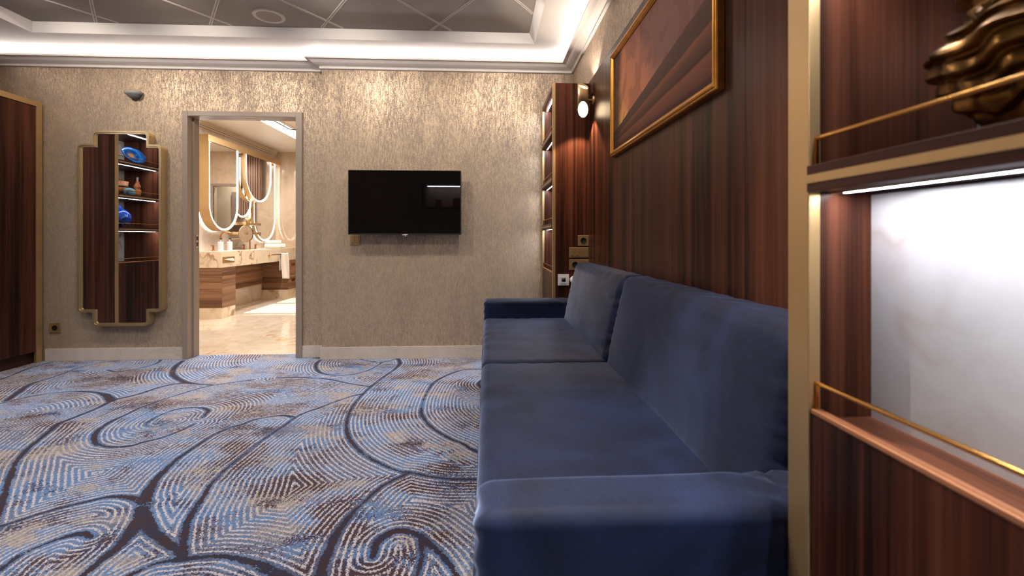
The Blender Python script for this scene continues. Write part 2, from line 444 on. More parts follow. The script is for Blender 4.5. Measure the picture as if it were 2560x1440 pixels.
# ------------------------------------------------------------------ carpet
CURVES=[
 [(-3.491,3.5,0.012),(-3.514,3.608,0.012),(-3.568,3.799,0.012),(-3.558,3.984,0.012)],
 [(-2.998,3.044,0.02),(-3.087,3.213,0.025),(-3.169,3.375,0.02),(-3.17,3.483,0.013),(-3.169,3.619,0.011),(-3.195,3.757,0.01),(-3.158,3.879,0.01),(-3.052,3.994,0.01)],
 [(-3.053,2.925,0.01),(-2.987,2.994,0.01),(-2.968,3.049,0.01),(-2.922,3.119,0.01),(-2.828,3.187,0.01),(-2.682,3.198,0.012),(-2.563,3.172,0.016),(-2.452,3.108,0.028),(-2.344,3.008,0.035)],
 [(-2.116,3.352,0.016),(-2.181,3.32,0.016),(-2.225,3.263,0.016),(-2.268,3.121,0.016),(-2.325,3.042,0.016),(-2.338,3.0,0.016),(-2.326,2.879,0.016),(-2.337,2.727,0.016),(-2.343,2.649,0.016),(-2.303,2.563,0.016),(-2.262,2.459,0.016),(-2.222,2.364,0.016),(-2.175,2.275,0.016),(-2.123,2.192,0.016),(-2.015,2.059,0.016),(-1.96,1.99,0.016),(-1.867,1.88,0.016),(-1.804,1.801,0.016),(-1.705,1.69,0.016)],
 [(-2.51,3.952,0.02),(-2.47,3.806,0.024),(-2.382,3.627,0.026),(-2.283,3.501,0.026),(-2.13,3.371,0.024),(-2.012,3.32,0.014),(-1.885,3.287,0.01)],
 [(-1.885,3.287,0.011),(-1.79,3.339,0.011),(-1.673,3.401,0.011)],
 [(-1.518,3.43,0.012),(-1.427,3.444,0.014),(-1.207,3.403,0.013),(-1.099,3.36,0.012),(-0.957,3.271,0.011),(-0.789,3.193,0.011)],
 [(-1.885,3.287,0.01),(-1.948,3.215,0.01),(-1.99,3.121,0.01),(-2.044,2.998,0.01),(-2.056,2.93,0.011),(-2.075,2.878,0.012),(-2.076,2.76,0.013),(-2.081,2.679,0.015),(-2.06,2.571,0.018),(-2.016,2.479,0.02),(-1.938,2.392,0.017),(-1.884,2.362,0.013),(-1.815,2.341,0.012),(-1.737,2.354,0.012),(-1.715,2.384,0.011),(-1.654,2.44,0.011),(-1.614,2.526,0.011),(-1.6,2.609,0.01)],
 [(-1.609,2.699,0.012),(-1.62,2.747,0.014),(-1.637,2.803,0.017),(-1.689,2.844,0.016),(-1.733,2.859,0.012),(-1.832,2.845,0.01),(-1.874,2.749,0.01),(-1.872,2.668,0.01),(-1.856,2.612,0.009),(-1.811,2.583,0.008),(-1.77,2.596,0.007),(-1.748,2.661,0.005)],
 [(-1.271,1.77,0.034),(-1.343,1.892,0.03),(-1.39,2.008,0.024),(-1.409,2.106,0.02),(-1.424,2.214,0.016),(-1.419,2.354,0.013),(-1.408,2.465,0.012),(-1.372,2.548,0.012),(-1.327,2.599,0.011),(-1.302,2.648,0.011),(-1.221,2.695,0.011),(-1.156,2.703,0.012),(-1.086,2.67,0.014)],
 [(-0.796,3.064,0.01),(-0.862,3.014,0.01),(-0.936,2.924,0.011),(-0.999,2.819,0.012),(-1.051,2.752,0.012),(-1.086,2.67,0.013),(-1.097,2.565,0.012),(-1.111,2.488,0.011),(-1.127,2.388,0.011),(-1.133,2.339,0.011),(-1.141,2.206,0.011),(-1.149,2.092,0.011),(-1.142,2.017,0.011),(-1.141,1.97,0.013),(-1.114,1.874,0.016),(-1.093,1.782,0.018),(-1.071,1.711,0.019),(-1.032,1.631,0.02),(-0.998,1.567,0.021),(-0.973,1.525,0.024)],
 [(-1.271,1.77,0.038),(-1.203,1.702,0.032),(-1.141,1.648,0.025),(-1.076,1.603,0.022),(-1.018,1.568,0.021),(-0.977,1.533,0.021)],
 [(-1.264,1.757,0.034),(-1.221,1.631,0.028),(-1.215,1.557,0.022),(-1.217,1.499,0.02),(-1.217,1.455,0.02),(-1.21,1.4,0.02)],
 [(-1.301,1.835,0.03),(-1.388,1.881,0.02),(-1.477,1.894,0.015),(-1.535,1.867,0.014),(-1.6,1.831,0.012),(-1.653,1.786,0.01),(-1.717,1.721,0.01),(-1.755,1.682,0.01)],
 [(-1.345,1.644,0.016),(-1.391,1.664,0.022),(-1.428,1.653,0.018),(-1.464,1.618,0.013),(-1.495,1.563,0.013),(-1.493,1.497,0.013),(-1.484,1.454,0.013)],
 [(-1.097,1.424,0.012),(-1.076,1.453,0.012),(-1.032,1.5,0.013),(-0.972,1.511,0.015),(-0.901,1.521,0.015),(-0.833,1.518,0.015),(-0.755,1.493,0.02),(-0.695,1.467,0.024),(-0.631,1.431,0.028),(-0.56,1.384,0.03)],
 [(-0.746,3.918,0.018),(-0.704,3.78,0.022),(-0.71,3.631,0.014),(-0.747,3.446,0.011),(-0.78,3.279,0.011),(-0.796,3.168,0.012),(-0.81,2.974,0.012),(-0.809,2.828,0.011),(-0.793,2.695,0.012),(-0.767,2.563,0.013),(-0.714,2.412,0.015),(-0.636,2.277,0.015),(-0.554,2.174,0.014),(-0.451,2.082,0.013),(-0.373,2.029,0.012),(-0.33,2.019,0.014),(-0.228,1.974,0.012),(-0.142,1.953,0.013),(-0.057,1.948,0.013),(0.022,1.944,0.013)],
 [(-1.16,4.032,0.011),(-1.086,3.949,0.011),(-0.969,3.855,0.011),(-0.851,3.824,0.011),(-0.742,3.931,0.011),(-0.648,4.031,0.011)],
 [(-0.851,3.824,0.01),(-0.872,3.719,0.009),(-0.921,3.568,0.01),(-1.039,3.472,0.01),(-1.164,3.489,0.011),(-1.26,3.555,0.015),(-1.334,3.677,0.018),(-1.379,3.817,0.018),(-1.382,3.927,0.014)],
 [(0.071,3.578,0.012),(-0.04,3.573,0.012),(-0.173,3.569,0.012),(-0.288,3.441,0.013),(-0.367,3.274,0.014),(-0.39,3.105,0.012),(-0.396,2.894,0.009),(-0.382,2.709,0.014),(-0.343,2.589,0.016),(-0.276,2.463,0.015),(-0.18,2.341,0.013),(-0.116,2.283,0.013),(-0.061,2.212,0.013),(0.042,2.111,0.013)],
 [(-0.33,2.019,0.012),(-0.383,1.969,0.012),(-0.434,1.906,0.013),(-0.467,1.816,0.013),(-0.49,1.754,0.014),(-0.507,1.685,0.018),(-0.517,1.599,0.022),(-0.514,1.523,0.024),(-0.508,1.46,0.024),(-0.497,1.408,0.024),(-0.479,1.352,0.024)],
 [(-0.364,1.492,0.016),(-0.365,1.568,0.022),(-0.315,1.618,0.024),(-0.246,1.601,0.02),(-0.197,1.548,0.02),(-0.138,1.48,0.016),(-0.089,1.393,0.014),(-0.053,1.3,0.014)],
 [(-0.222,1.57,0.018),(-0.207,1.487,0.013),(-0.212,1.4,0.013),(-0.224,1.323,0.013)],
 [(-2.721,4.001,0.012),(-2.68,3.912,0.012),(-2.68,3.818,0.01),(-2.735,3.699,0.01),(-2.821,3.661,0.012),(-2.917,3.709,0.01)],
 [(-0.032,3.32,0.012),(-0.058,3.213,0.016),(-0.03,3.109,0.012)]]

EXTRA = [
 [(-3.9,3.3,.01),(-3.5,2.9,.012),(-3.3,2.4,.014),(-3.4,1.9,.016),(-3.8,1.6,.02),(-4.1,1.5,.02)],
 [(-2.9,.95,.02),(-2.4,1.15,.02),(-2.0,1.2,.022),(-1.7,1.0,.02),(-1.7,.7,.016),(-2.0,.5,.014),(-2.3,.6,.012),(-2.3,.8,.01)],
 [(-1.2,.9,.02),(-1.0,.4,.02),(-.5,.1,.02),(.1,.2,.016),(.5,.6,.014)],
 [(-3.6,1.0,.012),(-3.2,.5,.014),(-2.9,-.2,.018),(-3.1,-.9,.02),(-3.7,-1.2,.02)],
 [(-2.6,.1,.012),(-2.0,-.1,.014),(-1.4,-.5,.018),(-1.2,-1.1,.02),(-1.6,-1.6,.02),(-2.2,-1.5,.016),(-2.3,-1.1,.012),(-1.9,-.9,.01)],
 [(-.6,-.4,.012),(-.1,-.8,.014),(.3,-1.4,.018),(.2,-2.0,.02)],
 [(.2,3.6,.012),(.5,3.2,.012),(.6,2.6,.012),(.4,2.1,.012),(.1,1.8,.012)]]
def catmull(P, k=5):
    P = np.array(P, float); Q = np.vstack([2*P[0]-P[1], P, 2*P[-1]-P[-2]]); out = []
    for i in range(1, len(Q)-2):
        p0, p1, p2, p3 = Q[i-1], Q[i], Q[i+1], Q[i+2]
        for t in np.linspace(0, 1, k, endpoint=False):
            out.append(.5*((2*p1)+(-p0+p2)*t+(2*p0-5*p1+4*p2-p3)*t*t+(-p0+3*p1-3*p2+p3)*t**3))
    out.append(P[-1]); return np.array(out)
def make_floor():
    xs = np.concatenate([np.linspace(XL, -3.6, 30, endpoint=False), np.linspace(-3.6, .1, 440), np.linspace(.1, XR, 12)[1:]])
    ys = np.concatenate([np.linspace(YR, 1.15, 60, endpoint=False), np.linspace(1.15, 4.13, 360)])
    X, Y = np.meshgrid(xs, ys); pts = np.stack([X.ravel(), Y.ravel()], 1)
    A, Bv, W0, W1 = [], [], [], []
    for c in CURVES+EXTRA:
        q = catmull(c); A.append(q[:-1, :2]); Bv.append(q[1:, :2]); W0.append(q[:-1, 2]*.78); W1.append(q[1:, 2]*.78)
    A = np.vstack(A); Bv = np.vstack(Bv); W0 = np.concatenate(W0); W1 = np.concatenate(W1)
    dist = np.full(len(pts), 9.)
    for a, b_, w0, w1 in zip(A, Bv, W0, W1):
        ab = b_-a; L2 = ab@ab+1e-9
        t = np.clip(((pts-a)@ab)/L2, 0, 1)
        dx = pts[:, 0]-a[0]-t*ab[0]; dy = pts[:, 1]-a[1]-t*ab[1]
        np.minimum(dist, np.sqrt(dx*dx+dy*dy)-(w0+(w1-w0)*t), out=dist)
    nx, ny = len(xs), len(ys)
    idx = np.arange(nx*ny).reshape(ny, nx)
    f = np.stack([idx[:-1, :-1], idx[:-1, 1:], idx[1:, 1:], idx[1:, :-1]], -1).reshape(-1, 4)
    me = bpy.data.meshes.new('floor')
    v = np.zeros((len(pts), 3), np.float32); v[:, :2] = pts
    me.vertices.add(len(v)); me.vertices.foreach_set('co', v.ravel())
    me.loops.add(f.size); me.loops.foreach_set('vertex_index', f.ravel().astype(np.int32))
    me.polygons.add(len(f)); me.polygons.foreach_set('loop_start', np.arange(0, f.size, 4, dtype=np.int32))
    me.polygons.foreach_set('loop_total', np.full(len(f), 4, np.int32))
    me.update(calc_edges=True)
    at = me.attributes.new('line_distance', 'FLOAT', 'POINT'); at.data.foreach_set('value', dist.astype(np.float32))
    me.materials.append(M['carpet'])
    o = bpy.data.objects.new('floor', me); COL.objects.link(o); struct(o)
make_floor()

# ------------------------------------------------------------------ fitted niche bookcases
SHELF_Z = [1.124, 1.460, 1.800]
def bookcase(label, xf, y0, y1, depth, sg, near_open, led_power_mat, marble_off=None, top=2.12, back='marble_white', bottom=0.0, group='niche bookcases'):
    """front in the plane x = xf, interior towards sg; y0..y1 outer; panels 4.65 cm"""
    T = .0465
    xb = xf+sg*depth
    r = thing('niche_bookcase', (xf+sg*depth/2, (y0+y1)/2, 0), label, 'bookcase', group)
    g = .018
    # gold face frame
    mb = MB()
    for a, b_ in ((y0, y0+T), (y1-T, y1)):
        mb.box(xf, xf+sg*g, a, b_, bottom, top)
    mb.box(xf+sg*.0005, xf+sg*g, y0+T, y1-T, top-.004, top)
    mb.build('face_frame', M['gold'], r, .0012)
    for a, b_ in ((y0, y0+T), (y1-T, y1)):
        B('side_panel', M['wood_z'], r, (xf+sg*g, xb, a, b_, bottom, top-.001))
    B('top_panel', M['wood_y'], r, (xf+sg*.001, xb, y0+T, y1-T, 2.085, top-.004))
    B('back_panel', M[back], r, (xb-sg*.012, xb, y0+T, y1-T, .3, 2.085))
    yi0, yi1 = y0+T, y1-T
    # lower door with its lit top edge, and the ledge behind it
    d = B('door', M['wood_z'], r, (xf+sg*.002, xf+sg*.0155, yi0+.003, yi1-.003, .10, .765), bevel=.0015)
    B('edge_strip', M['wood_lip'], d, (xf+sg*.001, xf+sg*.0155, yi0+.003, yi1-.003, .765, .7715), bevel=.0008)
    B('plinth', M['wood_edge'], r, (xf+sg*.03, xf+sg*.05, yi0, yi1, 0, .1))
    B('ledge', wood('rosewood_ledge_lit', 1, srgb(60, 34, 24), srgb(122, 72, 50), srgb(150, 94, 68)) if sg > 0 and marble_off else M['wood_y'], r, (xf+sg*.028, xb-sg*.012, yi0, yi1, .735, .757))  # near ledge: brighter rosewood, the strip light falling on it put into the colour
    if marble_off:
        B('stone_panel', M['marble_white'], r, (xf+sg*marble_off, xf+sg*(marble_off+.02), yi0+.0005, yi1-.0005, .757, 1.083))
    def rail(z, parent):
        mb = MB()
        q = [(xf+sg*.004, yi0+.0005, z), (xf+sg*.011, yi0+.0005, z)]
        mb.tube([(xf+sg*.0115, yi0+.001, z), (xf+sg*.0115, yi1-.001, z)], .0032, 10)
        for yy in (yi0+.0015, yi1-.0015):
            mb.box(xf+sg*.009, xf+sg*.014, yy-.0015, yy+.0015, z-.04, z)
        mb.build('gallery_rail', M['brass'], parent)
    rail(.808, r)
    for z in SHELF_Z:
        sh = B('shelf', M['wood_edge'], r, (xf-sg*.004, xb-sg*.012, yi0+.001, yi1-.001, z-.038, z), bevel=.001)
        B('inlay_strip', M['gold'], sh, (xf-sg*.0046, xf-sg*.001, yi0+.001, yi1-.001, z-.0255, z-.0135))
        B('led_strip', led_power_mat, sh, (xf+sg*.036, xf+sg*.044, yi0+.02, yi1-.02, z-.0405, z-.0375))
        B('led_channel', M['steel'], sh, [(xf+sg*.030, xf+sg*.036, yi0+.004, yi1-.004, z-.0405, z-.0375), (xf+sg*.044, xf+sg*.05, yi0+.004, yi1-.004, z-.0405, z-.0375)])
        rail(z+.041, sh)
    B('led_strip', led_power_mat, r, (xf+sg*.036, xf+sg*.044, yi0+.02, yi1-.02, 2.082, 2.085))
    return r
bookcase('near rosewood niche bookcase with gold edge and white stone back, beside the near sofa arm', .469, -.45, .6930, .272, 1, True, M['led'], marble_off=.095)
bookcase('slim rosewood niche bookcase in the far corner beyond the sofa, seen edge on', .469, 3.245, 3.918, .272, 1, False, M['led'])
# wardrobes and bookcase along the left wall
bookcase('rosewood niche bookcase on the left wall, seen only in the gold framed mirror', -3.65, 2.505, 3.182, .40, -1, True, M['led'])
wd = thing('wardrobe', (-3.85, 3.62, 0), 'dark rosewood wardrobe with a gold edge frame at the left end of the door wall', 'wardrobe')
B('carcass', M['wood_edge'], wd, (-3.672, XL, 3.184, 3.99, .09, 2.11))
B('plinth', M['wood_edge'], wd, (-3.69, -4.0, 3.184, 3.96, 0, .09))
mb = MB(); mb.box(-3.65, -3.672, 3.940, 3.992, 0, 2.13); mb.box(-3.65, -3.672, 3.184, 3.940, 2.085, 2.13)
mb.build('face_frame', M['gold'], wd, .0015)
B('door', M['wood_z'], wd, (-3.656, -3.671, 3.567, 3.937, .095, 2.082), bevel=.001)
B('door', M['wood_z'], wd, (-3.656, -3.671, 3.186, 3.564, .095, 2.082), bevel=.001)
wd2 = thing('wardrobe', (-3.85, 1.6, 0), 'long rosewood wardrobe further along the left wall, outside the picture', 'wardrobe')
B('carcass', M['wood_z'], wd2, (-3.66, XL, .7, 2.503, 0, 2.12))
B('face_frame', M['gold'], wd2, (-3.65, -3.66, 2.45, 2.503, 0, 2.12))

# rosewood wall cladding above the sofa
wp = thing('wall_panelling', (.735, 1.97, 0), 'tall rosewood panelling on the wall behind the blue sofa', 'wall panel')
B('panel', M['wood_z'], wp, (.726, .742, .6932, 3.2448, 0, 2.12), bevel=.001)
B('top_edge', M['wood_y'], wp, (.7255, .742, .6932, 3.2448, 2.117, 2.121))

# ------------------------------------------------------------------ television
tv = thing('television', (-.671, 3.85, 1.04), 'black flat-screen television mounted on the beige wall', 'television')
B('casing', M['dark'], tv, (-1.131, -.212, 3.82, 3.858, 1.044, 1.574), bevel=.003)
mb = MB(); mb.box(-1.0, -.34, 3.858, 3.885, 1.08, 1.45); mb.box(-.88, -.46, 3.885, 3.934, 1.15, 1.42)
mb.build('wall_bracket', M['dark'], tv, .003)
B('screen', M['screen'], tv, (-1.124, -.219, 3.8185, 3.8205, 1.056, 1.568))
B('chin_badge', M['steel'], tv, (-.693, -.649, 3.8175, 3.83, 1.036, 1.048), bevel=.002)
B('standby_light', glow('red_indicator', (1, .06, .03), 2.), tv, (-.668, -.664, 3.8165, 3.82, 1.0305, 1.0345))
def text_mesh(txt, size, name, mat, parent, loc, rot, ext=.0006):
    cu = bpy.data.curves.new(name, 'FONT'); cu.body = txt; cu.size = size; cu.extrude = ext
    cu.align_x = 'CENTER'; cu.align_y = 'CENTER'
    t = bpy.data.objects.new(name+'_tmp', cu); COL.objects.link(t)
    dg = bpy.context.evaluated_depsgraph_get(); me = bpy.data.meshes.new_from_object(t.evaluated_get(dg))
    bpy.data.objects.remove(t); me.name = name
    R = Matrix.Translation(Vector(loc)-world_loc(parent)) @ Matrix(rot).to_4x4()
    me.transform(R); me.materials.clear(); me.materials.append(mat)
    o = bpy.data.objects.new(name, me); COL.objects.link(o); o.parent = parent; return o
FACE_Y = [(1, 0, 0), (0, 0, -1), (0, 1, 0)]        # text readable from the -y side
text_mesh('LG', .011, 'lettering', M['plastic_white'], tv, (-.671, 3.8168, 1.042), FACE_Y, .0004)

# ------------------------------------------------------------------ switches and sockets
def plate_y(name, label, cat, x0, x1, z0, z1, y, mat, kind, group=None):
    """a plate lying in a wall that faces -y"""
    o = thing(name, ((x0+x1)/2, y, z0), label, cat, group)
    B('face_plate', mat, o, (x0, x1, y-.010, y, z0, z1), bevel=.002)
    c = .004
    if kind == 'rockers':
        n = 2
        for i in range(n):
            a = x0+.008+(x1-x0-.016)*i/n; b_ = x0+.008+(x1-x0-.016)*(i+1)/n
            k = B('rocker', mat, o, (a+.0012, b_-.0012, y-.0135, y-.0095, z0+.008, z1-.008), bevel=.0012)
            B('marking', M['dark'], k, ((a+b_)/2-.007, (a+b_)/2+.007, y-.0139, y-.0134, z0+.015, z0+.018))
    if kind in ('socket', 'wide_socket'):
        cx = (x0+x1)/2 if kind == 'socket' else x0+.042; cz = (z0+z1)/2
        mb = MB(); R = Matrix.Rotation(PI/2, 3, 'X')
        mb.lathe((cx, y, cz), [(.0215, .0102), (.0215, .0118), (.0195, .0122), (.0175, .0108), (.0001, .0106)], 28, axis=R)
        # ring sits proud of the plate, towards the room
        mb.build('socket_well', M['dark'], o)
        B('pin_holes', M['brass'], o, [(cx-.0115, cx-.008, y-.0120, y-.0104, cz-.002, cz+.002), (cx+.008, cx+.0115, y-.0120, y-.0104, cz-.002, cz+.002)])
        if kind == 'wide_socket':
            B('blank_insert', mat, o, (x0+.082, x1-.008, y-.0125, y-.0095, z0+.008, z1-.008), bevel=.001)
    if kind == 'wide_switch':
        m_ = (x0+x1)/2
        for i in range(4):
            a = x0+.010+i*.0155
            B('rocker', mat, o, (a, a+.0145, y-.0135, y-.0095, z0+.008, z1-.008), bevel=.001)
        B('marking', M['dark'], o, [(x0+.016, x0+.030, y-.0139, y-.0134, z0+.013, z0+.016), (x0+.047, x0+.061, y-.0139, y-.0134, z0+.013, z0+.016)])
        B('blank_insert', mat, o, (m_+.003, x1-.008, y-.0125, y-.0095, z0+.008, z1-.008), bevel=.001)
    if kind == 'data':
        cx, cz = (x0+x1)/2, (z0+z1)/2
        B('insert', mat, o, (x0+.014, x1-.014, y-.0125, y-.0095, z0+.014, z1-.014), bevel=.001)
        mb = MB(); mb.lathe((cx, y, cz), [(.0001, .0135), (.013, .0135), (.013, .0110)], 20, axis=Matrix.Rotation(PI/2, 3, 'X')); mb.build('port', M['dark'], o)
        B('port_surround', M['steel'], o, (cx-.015, cx+.015, y-.0131, y-.0120, cz-.014, cz+.014), bevel=.001)
    return o
G = M['gold']
plate_y('light_switch', 'small gold double light switch under the left corner of the television', 'switch', -1.146, -1.063, .960, 1.043, YA, G, 'rockers')
plate_y('wall_socket', 'dark gold socket low on the wall between wardrobe and mirror', 'socket', -3.606, -3.522, .233, .315, YB, G, 'socket')
plate_y('wall_socket', 'single gold socket, topmost of the plates beside the sofa back', 'socket', .646, .726, .960, 1.037, 3.245, G, 'socket')
plate_y('light_switch', 'wide gold switch plate with ribbed rockers, between two gold sockets beside the sofa', 'switch', .584, .726, .876, .952, 3.245, G, 'wide_switch')
plate_y('wall_socket', 'wide gold socket plate partly hidden by the far back cushion', 'socket', .584, .726, .790, .867, 3.245, G, 'wide_socket')
plate_y('data_socket', 'square white socket plate low on the rosewood side of the corner bookcase', 'socket', .503, .583, .680, .760, 3.245, M['plastic_white'], 'data')
pl = thing('plug_adapter', (.617, 3.22, .68), 'round white plug adapter beside the white socket plate', 'plug')
mb = MB(); mb.lathe((.617, 3.245, .719), [(.0001, .05), (.020, .05), (.026, .046), (.028, .038), (.028, 0)], 32, axis=Matrix.Rotation(PI/2, 3, 'X')); mb.build('housing', M['plastic_white'], pl)
mb = MB(); mb.lathe((.617, 3.245, .719), [(.0001, .0512), (.006, .0512), (.006, .045)], 16, axis=Matrix.Rotation(PI/2, 3, 'X')); mb.build('button', M['plastic_grey'], pl)

# detector on the recessed wall
dt = thing('wall_sensor', (-2.925, YB, 2.21), 'small grey detector high on the wall above the mirror', 'detector')
mb = MB(); mb.lathe((-2.93, 3.985, 2.222), [(.0001, .02), (.05, .018), (.066, .01), (.069, 0), (.066, -.010), (.052, -.018)], 36, squash=(1, .62)); mb.build('housing', M['plastic_grey'], dt)
mb = MB(); mb.lathe((-2.92, 3.975, 2.205), [(.052, .0), (.048, -.014), (.03, -.028), (.0001, -.034)], 30, squash=(1, .62)); mb.build('lens', plain('smoked_lens', srgb(96, 98, 100), .25), dt)
B('mount', M['plastic_grey'], dt, (-2.97, -2.89, 3.995, YB, 2.19, 2.235), bevel=.003)

# ceiling speaker
sp = thing('ceiling_speaker', (-1.566, 3.426, ZT-.01), 'round white speaker grille in the ceiling panel', 'speaker')
mb = MB(); mb.lathe((-1.566, 3.40, ZT), [(.108, .0), (.108, -.004), (.104, -.008), (.086, -.009), (.082, -.005)], 48); mb.build('rim', M['trimline'], sp)
mb = MB(); mb.lathe((-1.566, 3.40, ZT), [(.083, -.0045), (.04, -.0055), (.0001, -.006)], 48); mb.build('grille', plain('speaker_grille', srgb(188, 178, 168), .7, scale=300, var=.2), sp)

# unseen recessed downlights: a row inferred near the end wall, plus added fill
def downlight(x, y, power, size=.05, spot=2.4, tgt=None):
    o = thing('downlight', (x, y, ZT), 'unseen ceiling downlight, inferred by the end wall or added as fill', 'light', 'recessed ceiling downlights')
    mb = MB(); mb.lathe((x, y, ZT), [(.045, .0), (.045, -.005), (.034, -.006), (.03, -.001)], 28); mb.build('bezel', M['trimline'], o)
    mb = MB(); mb.lathe((x, y, ZT), [(.031, -.002), (.0001, -.002)], 24); mb.build('lens', glow('downlight_lens', (1, .86, .68), 12), o)
    l = bpy.data.lights.new('downlight_beam', 'SPOT'); l.energy = power; l.color = (1, .90, .79)
    l.shadow_soft_size = .025; l.spot_size = spot; l.spot_blend = .9
    q = bpy.data.objects.new('downlight_beam', l); COL.objects.link(q); q.parent = o; q.location = (0, 0, -.02)
    if tgt is not None:
        v = Vector(tgt)-Vector((x, y, ZT)); q.rotation_euler = v.to_track_quat('-Z', 'Y').to_euler()
    return o
PW = 2.0
for x, y, p, t, sz in ((-1.07, 2.86, 19, (-1.0, 3.9, 1.5), 2.2), (-2.15, 2.88, 16, (-2.1, 4.0, 1.5), 2.2), (-3.0, 2.95, 16, (-3.05, 4.0, 1.5), 2.2), (.12, 2.78, 19, (.15, 3.9, 1.5), 2.2),
                   (-.35, 1.85, 12, (.74, 1.9, 1.3), 1.9), (.14, 1.18, 70, (.32, .76, .6), .9), (-1.1, 1.7, 28, None, 2.6), (-2.2, 1.6, 26, None, 2.6), (-3.0, .9, 16, None, 2.4), (-2.4, .0, 6, None, 2.2)):  # all of these are added fill, one aimed at the near armrest
    downlight(x, y, p*PW, tgt=t, spot=sz)

# ------------------------------------------------------------------ wall mirror
def mirror_outline(inset, r):
    x0, x1, z0, z1 = -3.338+inset, -2.674-inset, .291+inset, 1.897-inset
    sx0, sx1, sz0, sz1 = -3.222+inset, -2.773-inset, .405+inset, 1.787-inset
    P = [(x0, sz0), (sx0, sz0), (sx0, z0), (sx1, z0), (sx1, sz0), (x1, sz0), (x1, sz1), (sx1, sz1), (sx1, z1), (sx0, z1), (sx0, sz1), (x0, sz1)]
    ro = max(.002, .040-inset*.9); 
    rs = [ro, .012+inset*.5*0, ro, ro, .0, ro, ro, 0, ro, ro, 0, ro]
    rs = [ro, 0, ro, ro, 0, ro, ro, 0, ro, ro, 0, ro]
    return round_poly(P, 0, 6, rs)
fy = lambda u, v, d: (u, d, v)
mr = thing('wall_mirror', (-3.006, 3.97, .29), 'tall gold-framed mirror with stepped corners on the beige wall', 'mirror')
mb = MB()
mb.band(mirror_outline(0, 0), mirror_outline(.006, 0), fy, 3.944, 4.008)
mb.band(mirror_outline(.003, 0), mirror_outline(.016, 0), fy, 3.938, 3.955)
mb.band(mirror_outline(.015, 0), mirror_outline(.026, 0), fy, 3.945, 3.962)
mb.build('frame', M['mirror_gold'], mr)
mb = MB(); mb.prism(mirror_outline(.020, 0), fy, 3.955, 3.99); mb.build('glass', M['glass'], mr)

# ------------------------------------------------------------------ framed picture above the sofa
pc = thing('framed_picture', (.715, 1.98, 1.47), 'large gold-framed painting of dusky slopes hung above the sofa', 'picture')
fx = lambda u, v, d: (d, u, v)
def rect(i): return [(1.367+i, 1.474+i), (2.575-i, 1.474+i), (2.575-i, 2.052-i), (1.367+i, 2.052-i)]
mb = MB()
def moulding(pr):
    loops = [[fx(u, v, d) for u, v in rect(i)] for i, d in pr]
    k = len(loops)
    mb.add([v for l in loops for v in l], [(a*4+c, a*4+(c+1) % 4, (a+1)*4+(c+1) % 4, (a+1)*4+c) for a in range(k-1) for c in range(4)])
moulding([(.0, .725), (.0, .704), (.003, .700), (.009, .6985)]); mb.build('outer_frame', M['gold_dark'], pc)
mb = MB(); moulding([(.008, .700), (.010, .6955), (.016, .6935), (.021, .6965), (.024, .700), (.028, .6995), (.032, .7045), (.035, .708), (.035, .716)])
o = mb.build('inner_frame', M['gold_dark'], pc)
mb = MB(); mb.box(.7245, .7255, 1.38, 2.56, 1.49, 2.04); mb.build('backing', M['dark'], pc)
